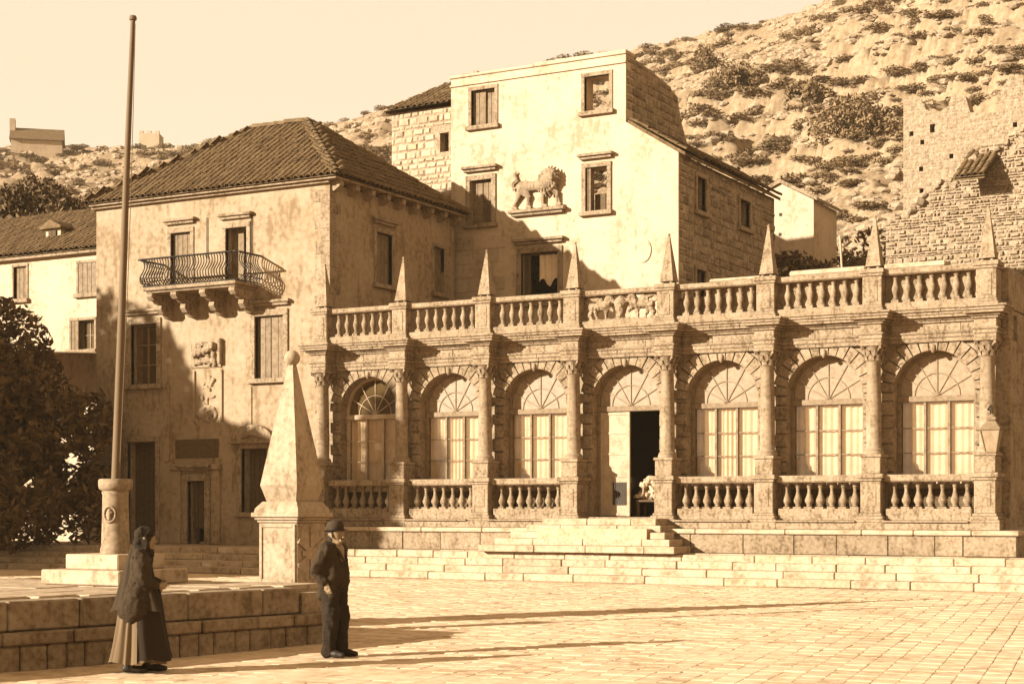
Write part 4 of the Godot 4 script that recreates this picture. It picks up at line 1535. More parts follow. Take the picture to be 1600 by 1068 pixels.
func balcony(t: Node3D, zw: float) -> void:
	var s := Shape.new()
	s.span(Vector3(-6.02, 7.95, zw), Vector3(-2.74, 8.05, 0.44), 0.02)
	s.span(Vector3(-5.96, 7.89, zw), Vector3(-2.80, 7.95, 0.36), 0.015)
	var sl := part(t, "balcony_slab", s.mesh(), M.limestone)
	for x in [-5.86, -5.0, -3.98, -2.95]:
		var b := Shape.new()
		b.prism(Vector3(x, 0, zw), EZ, EY, EX, PackedVector2Array([Vector2(0, 7.89), Vector2(0.93, 7.89), Vector2(0.95, 7.80), Vector2(0.86, 7.70), Vector2(0.72, 7.70), Vector2(0.60, 7.62), Vector2(0, 7.60)]), -0.10, 0.10)
		b.prism(Vector3(x, 0, zw), EZ, EY, EX, PackedVector2Array([Vector2(0, 7.60), Vector2(0.52, 7.60), Vector2(0.55, 7.48), Vector2(0.44, 7.36), Vector2(0.30, 7.36), Vector2(0.2, 7.26), Vector2(0, 7.24)]), -0.09, 0.09)
		part(sl, "bracket", b.mesh(), M.limestone)
	# bellied iron railing
	var rail := Shape.new()
	var y0 := 8.07
	var y1 := 8.82
	var pts := []
	for p in [Vector3(-6.02, 0, zw), Vector3(-6.02, 0, 0.40), Vector3(-2.76, 0, 0.40), Vector3(-2.76, 0, zw)]: pts.append(p)
	var tops := []
	var lows := []
	for i in 3:
		var a: Vector3 = pts[i]
		var b: Vector3 = pts[i + 1]
		var n: Vector3 = [Vector3(-1, 0, 0), Vector3(0, 0, 1), Vector3(1, 0, 0)][i]
		var out := 0.10
		rail.tube([a + n * out + EY * y1, b + n * out + EY * y1], [0.028, 0.028], 6)
		rail.tube([a + n * 0.12 + EY * (y0 + 0.12), b + n * 0.12 + EY * (y0 + 0.12)], [0.014, 0.014], 5)
		rail.tube([a + n * 0.02 + EY * y0, b + n * 0.02 + EY * y0], [0.018, 0.018], 5)
	rail.tube([Vector3(-6.12, y1, 0.5), Vector3(-2.66, y1, 0.5)], [0.028, 0.028], 6)
	var rl := part(t, "balcony_railing", rail.mesh(), M.iron)
	for i in 3:
		var a: Vector3 = pts[i]
		var b: Vector3 = pts[i + 1]
		var n: Vector3 = [Vector3(-1, 0, 0), Vector3(0, 0, 1), Vector3(1, 0, 0)][i]
		var count := int(a.distance_to(b) / 0.095)
		for k in range(1, count):
			var p := a.lerp(b, k / float(count))
			var prof := []
			for q in [[0.0, 0.0], [0.08, 0.10], [0.2, 0.2], [0.38, 0.22], [0.55, 0.12], [0.7, 0.05], [0.85, 0.05], [1.0, 0.10]]:
				prof.append(p + n * q[1] + EY * lerpf(y0, y1, q[0]))
			var bar := Shape.new()
			bar.tube(prof, [0.015, 0.015, 0.016, 0.016, 0.016, 0.015, 0.015, 0.015], 5, false)
			part(rl, "baluster_bar", bar.mesh(), M.iron)

# ---------------------------------------------------------------- palace
func palace() -> void:
	var t := thing("roofless_palace", "tall pale roofless palace with a carved lion on its front", "palace", Vector3(3, 0.85, -11))
	var Z := -7.5
	var o := Vector3(0, 0, Z)
	var w1 := rect(0.02, 13.49, 0.83, 14.57)
	var w2 := rect(3.87, 13.48, 4.66, 14.5)
	var w3 := rect(-0.02, 10.5, 0.72, 11.83)
	var w4 := rect(3.91, 10.55, 4.6, 11.83)
	var w5 := rect(1.75, 8.0, 2.98, 9.48)
	var b := Shape.new()
	var inn := Vector3(0, 0, -0.55)
	wall_cells(b, o, EX, EY, inn, rect(-0.71, 0.8, 5.19, 15.02), [w1, w2, w3, w4, w5])
	wall_cells(b, o, EX, EY, inn, rect(5.19, 0.8, 6.84, 12.0), [])
	b.prism(o, EX, EY, -EZ, PackedVector2Array([Vector2(5.19, 12.0), Vector2(6.84, 12.0), Vector2(5.19, 13.05)]), 0.0, 0.55)
	part(t, "facade", b.mesh(), M.pale_plaster)
	b = Shape.new()
	b.span(Vector3(-0.74, 14.76, Z - 0.1), Vector3(5.21, 14.82, Z + 0.05), 0.01)
	b.span(Vector3(-0.76, 15.02, Z - 0.6), Vector3(2.2, 15.10, Z + 0.05), 0.015)
	b.span(Vector3(2.2, 15.02, Z - 0.6), Vector3(5.22, 15.14, Z + 0.05), 0.015)
	part(t, "parapet_coping", b.mesh(), M.pale_plaster)
	# broken masonry stumps on top
	b = Shape.new()
	for q in [[-0.3, 0.35, 0.07], [3.0, 0.5, 0.1], [3.45, 0.4, 0.07], [4.3, 0.3, 0.14], [0.0, 0.2, 0.12]]:
		b.box(Vector3(q[0], 15.12 + q[2] * 0.5, Z - 0.35), Vector3(q[1], q[2], 0.35), 0.03, Basis(EY, q[1]))
	part(t, "broken_stone", b.mesh(), M.rubble)
	# side walls
	var so := Vector3(6.84, 0, 0)
	var a1 := rect(8.81, 10.55, 9.49, 11.55)
	var a2 := rect(12.24, 10.6, 13.1, 11.46)
	var a3 := rect(8.76, 7.6, 9.44, 8.84)
	b = Shape.new()
	wall_cells(b, so, -EZ, EY, Vector3(-0.55, 0, 0), rect(8.05, 0.8, 15.4, 11.97), [a1, a2, a3])
	b.span(Vector3(-0.71, 0.8, -15.4), Vector3(6.29, 11.9, -14.9))
	b.span(Vector3(-0.71, 0.8, -14.9), Vector3(-0.2, 14.6, -8.05))
	b.span(Vector3(-0.2, 9.9, -14.9), Vector3(6.29, 10.05, -8.05))
	var side := part(t, "side_wall", b.mesh(), M.rubble)
	b = Shape.new()
	masonry(b, so, -EZ, EY, EX, rect(7.55, 5.5, 15.38, 11.93), [a1.grow(0.13), a2.grow(0.13), a3.grow(0.13)], Vector2(0.16, 0.28), Vector2(0.2, 0.5), 0.045, PackedVector2Array(), 0.2)
	stuff(part(side, "stonework", b.mesh(), M.rubble))
	for r in [a1, a2, a3]: surround(t, so, -EZ, EX, r, 0.11, 0.06, 0.0, true, M.rubble)
	for r in [a1, a2, a3]: shutter(t, so, -EZ, EX, r, -0.25, M.shutter)
	# upper wall and lean-to roof
	var poly := PackedVector2Array([Vector2(8.06, 12.6), Vector2(12.6, 12.6), Vector2(12.25, 13.05), Vector2(11.56, 13.9), Vector2(11.26, 14.6), Vector2(10.35, 14.83), Vector2(9.1, 14.95), Vector2(8.06, 15.02)])
	b = Shape.new()
	b.prism(Vector3(5.19, 0, 0), -EZ, EY, EX, poly, -0.5, 0.0)
	var uw := part(t, "upper_side_wall", b.mesh(), M.rubble)
	b = Shape.new()
	poly[0].x = 7.55
	poly[7].x = 7.55
	masonry(b, Vector3(5.19, 0, 0), -EZ, EY, EX, rect(7.55, 12.9, 12.6, 15.0), [], Vector2(0.16, 0.28), Vector2(0.2, 0.5), 0.04, poly, 0.2)
	stuff(part(uw, "stonework", b.mesh(), M.rubble))
	b = Shape.new()
	var r0 := Vector3(5.2, 13.07, -8.05)
	var r1 := Vector3(7.0, 11.93, -8.05)
	b.prism(Vector3(0, 0, -7.55), EX, EY, -EZ, PackedVector2Array([Vector2(5.2, 13.04), Vector2(7.02, 11.9), Vector2(7.02, 12.0), Vector2(5.2, 13.14)]), 0.0, 7.95)
	var lr := part(t, "lean_to_roof", b.mesh(), M.tiles)
	var up := Vector3(-1.82, 1.14, 0).normalized()
	lay_tiles(lr, tile_slope(Vector3(7.06, 12.0, -15.45), EZ, up, 7.8, 2.1, 0.0, 0.0), 300, "lean")
	# window frames and fillings
	surround(t, o, EX, EZ, w1, 0.12, 0.03)
	surround(t, o, EX, EZ, w2, 0.12, 0.03)
	surround(t, o, EX, EZ, w3, 0.16, 0.05, 0.14)
	surround(t, o, EX, EZ, w4, 0.14, 0.05, 0.14)
	surround(t, o, EX, EZ, w5, 0.16, 0.05, 0.14)
	shutter(t, o, EX, EZ, rect(0.02, 13.49, 0.46, 14.57), -0.14, M.shutter)
	shutter(t, o, EX, EZ, rect(0.48, 13.52, 0.76, 14.57), -0.2, M.painted_wood)
	shutter(t, o, EX, EZ, rect(-0.02, 10.5, 0.34, 11.83), -0.16, M.shutter)
	shutter(t, o, EX, EZ, rect(0.36, 11.2, 0.72, 11.83), -0.16, M.shutter)
	shutter(t, o, EX, EZ, rect(3.91, 10.55, 4.06, 11.83), -0.05, M.shutter)
	shutter(t, o, EX, EZ, rect(4.06, 10.55, 4.6, 11.1), -0.3, M.wood)
	shutter(t, o, EX, EZ, rect(1.75, 8.0, 1.98, 9.48), -0.2, M.wood)
	b = Shape.new()
	var st := 14
	for k in st:
		var f0 := k / float(st)
		var f1 := (k + 1) / float(st)
		b.quad(Vector3(lerpf(2.3, 2.95, f0), 8.6 + 0.12 * sin(f0 * 9.0), Z - 0.12 + 0.03 * sin(f0 * 20)), Vector3(lerpf(2.3, 2.95, f1), 8.6 + 0.12 * sin(f1 * 9.0), Z - 0.12 + 0.03 * sin(f1 * 20)), Vector3(lerpf(2.3, 2.95, f1), 9.42, Z - 0.12 + 0.03 * sin(f1 * 20)), Vector3(lerpf(2.3, 2.95, f0), 9.42, Z - 0.12 + 0.03 * sin(f0 * 20)), Vector3(2.6, 9, Z - 3))
	part(t, "hanging_cloth", b.mesh(), M.curtain)
	# ashlar blocks in the lower front
	b = Shape.new()
	var blocks := part(t, "lower_ashlar", Shape.new().mesh() if false else ashlar_backing(Z), M.pale_plaster)
	var y := 7.2
	while y < 9.9:
		var x := -0.68
		while x < 4.9:
			var l := rng.randf_range(0.5, 1.0)
			var rc := rect(x, y, x + l, y + 0.42)
			var clear := not rc.intersects(w5.grow(0.32))
			if clear and x + l < 5.0 - (y - 7.2) * 0.55:
				var s := Shape.new()
				var k := rng.randf_range(0.8, 1.0)
				s.tint = Color(k, k, k)
				s.span(Vector3(x + 0.006, y + 0.006, Z - 0.05), Vector3(x + l - 0.006, y + 0.414, Z + 0.022), 0.01)
				part(blocks, "ashlar_block", s.mesh(), M.pale_plaster)
			x += l
		y += 0.42
	# walking lion in relief on a shelf
	b = Shape.new()
	var L := func(px: float, py: float, dz := 0.0) -> Vector3: return Vector3(1.43 + px, 10.73 + py, Z + 0.06 + dz)
	var bones := [
		[L.call(0.40, 0.72, 0.05), L.call(0.75, 0.73, 0.03), 0.19, 0.14],
		[L.call(0.75, 0.73, 0.03), L.call(1.15, 0.76, 0.05), 0.14, 0.21],
		[L.call(1.22, 0.80, 0.08), L.call(1.36, 0.92, 0.10), 0.25, 0.22],
		[L.call(1.42, 0.96, 0.30), L.call(1.46, 0.93, 0.34), 0.13, 0.11],
		[L.call(1.47, 0.88, 0.40), L.call(1.50, 0.84, 0.42), 0.075, 0.06],
		[L.call(1.32, 1.06, 0.34), L.call(1.30, 1.10, 0.34), 0.045, 0.03],
		[L.call(1.54, 1.06, 0.34), L.call(1.57, 1.10, 0.34), 0.045, 0.03],
		[L.call(1.12, 0.62, 0.06), L.call(1.08, 0.34, 0.06), 0.115, 0.065],
		[L.call(1.08, 0.34, 0.06), L.call(1.10, 0.12, 0.06), 0.06, 0.05],
		[L.call(1.10, 0.11, 0.08), L.call(1.22, 0.10, 0.10), 0.055, 0.05],
		[L.call(1.36, 0.62, 0.06), L.call(1.56, 0.46, 0.08), 0.11, 0.065],
		[L.call(1.56, 0.46, 0.08), L.call(1.58, 0.14, 0.08), 0.062, 0.048],
		[L.call(1.58, 0.12, 0.10), L.call(1.70, 0.11, 0.12), 0.055, 0.05],
		[L.call(0.44, 0.62, 0.06), L.call(0.62, 0.42, 0.06), 0.15, 0.08],
		[L.call(0.62, 0.42, 0.06), L.call(0.56, 0.14, 0.06), 0.065, 0.048],
		[L.call(0.56, 0.12, 0.08), L.call(0.68, 0.10, 0.10), 0.055, 0.048],
		[L.call(0.34, 0.64, 0.04), L.call(0.22, 0.38, 0.04), 0.14, 0.07],
		[L.call(0.22, 0.38, 0.04), L.call(0.08, 0.16, 0.04), 0.06, 0.045],
		[L.call(0.08, 0.13, 0.06), L.call(0.20, 0.10, 0.08), 0.05, 0.045],
		[L.call(0.26, 0.78, 0.04), L.call(0.08, 0.68, 0.04), 0.045, 0.036],
		[L.call(0.08, 0.68, 0.04), L.call(0.02, 0.86, 0.04), 0.036, 0.034],
		[L.call(0.02, 0.86, 0.04), L.call(0.20, 0.98, 0.04), 0.034, 0.034],
		[L.call(0.20, 0.98, 0.04), L.call(0.12, 1.14, 0.04), 0.034, 0.05],
		[L.call(0.12, 1.14, 0.04), L.call(0.20, 1.22, 0.04), 0.05, 0.02]]
	for k in 16:
		var a := TAU * k / 16.0
		bones.append([L.call(1.42 + 0.15 * cos(a), 0.95 + 0.16 * sin(a), 0.30), L.call(1.38 + 0.31 * cos(a - 0.2), 0.92 + 0.33 * sin(a - 0.2), 0.16), 0.045, 0.03])
		bones.append([L.call(1.30 + 0.26 * cos(a), 0.84 + 0.30 * sin(a), 0.22), L.call(1.26 + 0.38 * cos(a + 0.25), 0.80 + 0.42 * sin(a + 0.25), 0.06), 0.045, 0.025])
	flesh(b, bones, 0.022, 0.014, Vector3(1, 1, 0.7), Vector3(0, 0, (Z + 0.02) * 0.3), 0.01)
	b.span(Vector3(1.38, 10.68, Z - 0.05), Vector3(3.28, 10.78, Z + 0.22), 0.02)
	b.span(Vector3(1.45, 10.6, Z - 0.05), Vector3(3.2, 10.68, Z + 0.14), 0.02)
	part(t, "lion_relief", b.mesh(), M.carved)
	# faint shield
	b = Shape.new()
	var sh := PackedVector2Array()
	for q in 20:
		var a := TAU * q / 20
		sh.append(Vector2(0.26 * cos(a), 0.36 * sin(a) * (1.0 if sin(a) < 0 else 0.9)))
	b.prism(Vector3(5.74, 9.3, Z), EX, EY, EZ, sh, -0.02, 0.03)
	part(t, "carved_shield", b.mesh(), M.pale_plaster)

func ashlar_backing(Z: float) -> ArrayMesh:
	var s := Shape.new()
	s.span(Vector3(-0.70, 6.9, Z - 0.1), Vector3(1.4, 7.19, Z + 0.03), 0.01)
	return s.mesh()

# ---------------------------------------------------------------- houses and ruins behind
func backdrop_buildings() -> void:
	# rubble house joined to the palace
	var t := thing("rubble_house", "rough stone house with one small window and a sagging tiled roof behind the hip roof", "house", Vector3(-1.9, 5.0, -9.5))
	var b := Shape.new()
	var o := Vector3(0, 0, -7.9)
	var w := rect(-1.36, 12.93, -1.04, 13.52)
	wall_cells(b, o, EX, EY, Vector3(0, 0, -0.5), rect(-3.14, 0.8, -0.73, 14.33), [w])
	b.span(Vector3(-3.14, 0.8, -12.0), Vector3(-2.7, 14.3, -8.4))
	b.span(Vector3(-2.7, 0.8, -12.0), Vector3(-0.73, 14.3, -11.6))
	var wl := part(t, "wall", b.mesh(), M.rubble)
	b = Shape.new()
	masonry(b, o, EX, EY, EZ, rect(-3.14, 8.0, -0.73, 14.3), [w.grow(0.03)], Vector2(0.12, 0.26), Vector2(0.15, 0.42), 0.04)
	stuff(part(wl, "stonework", b.mesh(), M.pale_plaster))
	shutter(t, o, EX, EZ, w, -0.35, M.wood, "window_board")
	b = Shape.new()
	var q0 := Vector3(-3.3, 14.36, -7.65)
	var q1 := Vector3(-0.74, 14.40, -7.65)
	var q2 := Vector3(-0.74, 15.75, -9.9)
	var q3 := Vector3(-2.5, 15.45, -9.9)
	b.quad(q0, q1, q2, q3, Vector3(-2, 10, -8))
	b.quad(q3, q2, Vector3(-0.74, 14.3, -12.1), Vector3(-3.2, 14.3, -12.1), Vector3(-2, 10, -8))
	b.flat3(q0, q3, Vector3(-3.2, 14.3, -12.1), Vector3(-2, 10, -8))
	var rf := part(t, "roof", b.mesh(), M.tiles)
	lay_tiles(rf, tile_slope(q0, EX, Vector3(0, 1.2, -2.25).normalized(), 2.55, 2.55, 0.3, 0.0), 300, "rubble")
	# low wing at the left
	t = thing("low_house", "pale two-storey house with a dormer in its tiled roof behind the leafy tree", "house", Vector3(-14, 0.85, -6))
	o = Vector3(0, 0, -3.0)
	var a1 := rect(-14.5, 8.62, -13.95, 9.66)
	var a2 := rect(-11.7, 8.62, -10.96, 9.58)
	var a3 := rect(-12.0, 6.86, -11.04, 7.78)
	b = Shape.new()
	wall_cells(b, o, EX, EY, Vector3(0, 0, -0.5), rect(-22, 0.8, -8.75, 9.95), [a1, a2, a3])
	b.span(Vector3(-22, 0.8, -9.0), Vector3(-8.75, 9.95, -8.5))
	b.span(Vector3(-22, 0.8, -8.5), Vector3(-21.5, 9.95, -3.5))
	b.span(Vector3(-21.5, 7.9, -8.5), Vector3(-9.25, 8.1, -3.5))
	part(t, "wall", b.mesh(), M.pale_plaster)
	b = Shape.new()
	b.prism(Vector3(-22.2, 0, 0), -EZ, EY, EX, PackedVector2Array([Vector2(2.75, 9.96), Vector2(9.25, 9.96), Vector2(6.0, 11.9)]), 0.0, 13.42)
	var roof := part(t, "roof", b.mesh(), M.tiles)
	var up := Vector3(0, 1.94, -3.25).normalized()
	lay_tiles(roof, tile_slope(Vector3(-17.0, 9.98, -2.72), EX, up, 8.2, 3.75, 0.0, 0.0) + tile_slope(Vector3(-22.2, 9.98, -2.72), EX, up, 5.2, 3.75, 0.0, 0.0), 300, "low")
	b = Shape.new()
	b.span(Vector3(-22.2, 9.86, -3.1), Vector3(-8.76, 9.955, -2.8), 0.01)
	part(t, "eaves", b.mesh(), M.limestone)
	# dormer
	b = Shape.new()
	b.span(Vector3(-13.85, 10.35, -5.6), Vector3(-13.2, 10.95, -3.75))
	var dm := part(t, "dormer", b.mesh(), M.pale_plaster)
	b = Shape.new()
	b.prism(Vector3(0, 0, -3.6), EX, EY, -EZ, PackedVector2Array([Vector2(-13.98, 10.93), Vector2(-13.07, 10.93), Vector2(-13.07, 11.0), Vector2(-13.52, 11.22), Vector2(-13.98, 11.0)]), 0.0, 2.2)
	part(dm, "dormer_roof", b.mesh(), M.tiles)
	shutter(dm, Vector3(0, 0, -3.75), EX, EZ, rect(-13.7, 10.48, -13.36, 10.88), 0.02, M.wood, "dormer_window")
	for r in [a1, a2, a3]: surround(t, o, EX, EZ, r, 0.09, 0.03)
	shutter(t, o, EX, EZ, rect(a1.position.x, a1.position.y, a1.end.x, a1.end.y), -0.1, M.shutter)
	shutter(t, o, EX, EZ, rect(a2.position.x, a2.position.y, a2.get_center().x, a2.end.y), -0.02, M.painted_wood)
	shutter(t, o, EX, EZ, rect(a2.get_center().x, a2.position.y, a2.end.x, a2.end.y), -0.02, M.painted_wood)
	shutter(t, o, EX, EZ, rect(a3.position.x, a3.position.y, a3.position.x + 0.3, a3.end.y), -0.02, M.shutter)
	glass_window(t, o, rect(a3.position.x + 0.3, a3.position.y, a3.end.x, a3.end.y), -0.2, 2, 2)
	# small hut up the slope
	t = thing("small_hut", "small pale hut with a mono-pitch roof above the bushes behind the terrace", "hut", Vector3(6.0, 8.0, -21.5))
	b = Shape.new()
	b.prism(Vector3(0, 0, -20), EX, EY, -EZ, PackedVector2Array([Vector2(4.75, 8.0), Vector2(6.62, 8.0), Vector2(6.62, 12.72), Vector2(5.4, 13.4), Vector2(4.75, 13.1)]), 0.0, 2.6)
	part(t, "wall", b.mesh(), M.pale_plaster)
	b = Shape.new()
	b.prism(Vector3(0, 0, -19.9), EX, EY, -EZ, PackedVector2Array([Vector2(6.78, 12.66), Vector2(6.78, 12.78), Vector2(5.4, 13.55), Vector2(4.6, 13.18), Vector2(4.6, 13.06), Vector2(5.4, 13.41)]), 0.0, 2.85)
	part(t, "roof", b.mesh(), M.limestone)
	b = Shape.new()
	for q in [[5.4, 12.3], [5.38, 11.6], [6.0, 10.9]]: b.box(Vector3(q[0], q[1], -19.99), Vector3(0.09, 0.1, 0.04))
	part(t, "vent_hole", b.mesh(), M.iron)
	ruins()
	# chapel and broken tower on the far ridge
	t = thing("hilltop_chapel", "small gabled chapel with a bell turret far off on the hilltop", "chapel", away(-58.5, 204, 43))
	b = Shape.new()
	var c := away(-58.4, 203.0, 0)
	var tr := Basis(EY, deg_to_rad(-48.0))
	var put := func(s: Shape, lo: Vector3, hi: Vector3) -> void: s.box(Vector3(c.x, 0, c.z) + tr * ((lo + hi) * 0.5), hi - lo, 0.0, tr)
	put.call(b, Vector3(-2.0, 42, -3.0), Vector3(2.0, 46.9, 3.0))
	part(t, "wall", b.mesh(), M.pale_plaster)
	b = Shape.new()
	b.prism(Vector3(c.x, 0, c.z) + tr * Vector3(0, 0, -3.2), tr * EX, EY, tr * EZ, PackedVector2Array([Vector2(-2.3, 46.8), Vector2(2.3, 46.8), Vector2(0, 48.6)]), 0.0, 6.4)
	part(t, "roof", b.mesh(), M.tiles)
	b = Shape.new()
	put.call(b, Vector3(-0.6, 46.9, 2.6), Vector3(0.6, 49.6, 3.25))
	part(t, "bell_turret", b.mesh(), M.pale_plaster)
	b = Shape.new()
	put.call(b, Vector3(-0.5, 43.4, 3.0), Vector3(0.5, 46.0, 3.06))
	part(t, "door", b.mesh(), M.wood)
	t = thing("ruined_tower", "pale square ruined tower far off on the ridge behind the hip roof", "tower", away(-50.5, 230, 50))
	b = Shape.new()
	c = away(-50.3, 230, 0)
	b.box(Vector3(c.x, 50.6, c.z), Vector3(2.8, 6.6, 2.8), 0.0, Basis(EY, 0.5))
	for q in 3: b.box(Vector3(c.x, 54.0, c.z) + Basis(EY, 0.5) * Vector3(-1.1 + 1.1 * q, 0, 1.1), Vector3(0.5, 0.5, 0.5), 0.0, Basis(EY, 0.5))
	part(t, "wall", b.mesh(), M.pale_plaster)

func ruins() -> void:
	# tall wall with putlog holes
	var t := thing("fortress_wall", "tall ruined wall dotted with square putlog holes on the hillside", "wall", Vector3(9, 13, -33))
	var o := Vector3(0, 0, -32)
	var holes := []
	for q in [[7.0, 18.0], [7.15, 16.9], [7.1, 15.8], [7.12, 14.9], [7.6, 17.6], [8.35, 16.2], [8.3, 15.2], [9.3, 17.8], [9.9, 18.6], [10.8, 18.1], [10.9, 17.2], [10.75, 16.7], [6.7, 17.3]]:
		holes.append(rect(q[0], q[1], q[0] + 0.17, q[1] + 0.2))
	holes.append(rect(7.55, 17.35, 7.75, 17.72))
	holes.append(rect(11.4, 16.3, 12.0, 17.4))
	var b := Shape.new()
	wall_cells(b, o, EX, EY, Vector3(0, 0, -0.9), rect(6.45, 8.0, 13.5, 17.7), holes)
	part(t, "wall", b.mesh(), M.rubble)
	b = Shape.new()
	var poly := PackedVector2Array([Vector2(6.45, 17.7), Vector2(6.45, 18.9), Vector2(6.8, 19.0), Vector2(7.2, 18.75), Vector2(7.4, 18.3), Vector2(7.9, 18.15), Vector2(8.3, 18.35), Vector2(8.45, 18.8), Vector2(9.0, 18.7), Vector2(9.2, 18.0), Vector2(10.3, 17.85), Vector2(10.5, 18.9), Vector2(10.8, 19.25), Vector2(11.3, 19.1), Vector2(11.45, 18.2), Vector2(12.0, 18.3), Vector2(12.3, 19.2), Vector2(12.7, 20.2), Vector2(13.5, 20.7), Vector2(13.5, 17.7)])
	b.prism(o, EX, EY, -EZ, poly, 0.0, 0.9)
	part(t, "broken_top", b.mesh(), M.rubble)
	b = Shape.new()
	poly[0].y = 12.0
	poly[19].y = 12.0
	masonry(b, o, EX, EY, EZ, rect(6.45, 12.0, 13.5, 20.4), holes, Vector2(0.10, 0.2), Vector2(0.12, 0.34), 0.012, poly)
	stuff(part(t, "stonework", b.mesh(), M.rubble))
	# broken gable and crag in front of it
	t = thing("ruined_gable", "broken sloping gable of rough masonry with a scrap of tiled roof", "ruin", Vector3(11, 6, -22.5))
	o = Vector3(0, 0, -22)
	poly = PackedVector2Array([Vector2(8.6, 5.0), Vector2(8.62, 11.9), Vector2(9.0, 12.15), Vector2(9.55, 12.55), Vector2(10.5, 13.2), Vector2(11.3, 13.75), Vector2(12.1, 14.45), Vector2(12.6, 14.5), Vector2(13.4, 14.9), Vector2(16.5, 15.2), Vector2(16.5, 5.0)])
	b = Shape.new()
	b.prism(o, EX, EY, -EZ, poly, 0.0, 1.0)
	var gable := part(t, "wall", b.mesh(), M.rubble)
	b = Shape.new()
	masonry(b, o, EX, EY, EZ, rect(8.5, 7.0, 16.5, 15.2), [], Vector2(0.07, 0.2), Vector2(0.1, 0.34), 0.07, poly, 0.2)
	stuff(part(gable, "stonework", b.mesh(), M.rubble))
	b = Shape.new()
	for q in 34:
		var f := q / 33.0
		var p := Vector3(lerpf(8.5, 13.4, f), 0, -22.1 + rng.randf_range(-0.3, 0.2))
		p.y = lerpf(11.9, 14.9, f) + rng.randf_range(-0.25, 0.12)
		var r := rng.randf_range(0.12, 0.34)
		b.box(p, Vector3(r * 1.6, r, r * 1.4), r * 0.25, Basis.from_euler(Vector3(rng.randf() * 0.6, rng.randf() * TAU, rng.randf() * 0.6)))
	stuff(part(gable, "loose_stones", b.mesh(), M.rubble))
	b = Shape.new()
	b.quad(Vector3(11.2, 13.2, -21.0), Vector3(12.3, 13.2, -21.0), Vector3(12.7, 14.35, -22.3), Vector3(11.9, 14.35, -22.3), Vector3(12, 10, -22))
	b.quad(Vector3(11.2, 13.1, -21.0), Vector3(12.3, 13.1, -21.0), Vector3(12.7, 14.25, -22.3), Vector3(11.9, 14.25, -22.3), Vector3(12, 19, -22))
	var rf := part(t, "roof_scrap", b.mesh(), M.tiles)
	lay_tiles(rf, tile_slope(Vector3(11.25, 13.22, -21.0), EX, Vector3(0.3, 1.15, -1.3).normalized(), 1.05, 1.7, 0.0, 0.05), 300, "scrap")

# ---------------------------------------------------------------- vegetation
func tree(called: String, label: String, at: Vector3, lobes: Array, count: int, leaf: float, trunk_r: float, group := "") -> void:
	var t := thing(called, label, "tree", at, group)
	var tr := Shape.new()
	var top := Vector3.ZERO
	for l in lobes: top += l[0]
	top /= lobes.size()
	tr.tube([at + Vector3(0, -0.3, 0), at.lerp(top, 0.35) + Vector3(0.1, 0, 0.05), at.lerp(top, 0.75), top], [trunk_r, trunk_r * 0.85, trunk_r * 0.6, trunk_r * 0.3], 8)
	for l in lobes:
		var m := at.lerp(top, 0.55)
		tr.tube([m, m.lerp(l[0], 0.5) + Vector3(0, 0.15, 0), l[0]], [trunk_r * 0.5, trunk_r * 0.35, trunk_r * 0.15], 6)
	part(t, "trunk", tr.mesh(), M.bark)
	var cr := Shape.new()
	foliage(cr, lobes, count, leaf, 0.9, 0.4)
	part(t, "crown", cr.mesh(), M.leaf)

func bush(called: String, label: String, lobes: Array, count: int, leaf: float, m: Material, group := "") -> void:
	var lowest: Vector3 = lobes[0][0] - Vector3(0, lobes[0][1].y, 0)
	var t := thing(called, label, "bush", lowest, group)
	var st := Shape.new()
	for l in lobes: st.tube([lowest - Vector3(0, 0.3, 0), l[0]], [0.05, 0.02], 5)
	part(t, "stems", st.mesh(), M.bark)
	var cr := Shape.new()
	foliage(cr, lobes, count, leaf, 0.9, 0.45)
	part(t, "foliage", cr.mesh(), m)

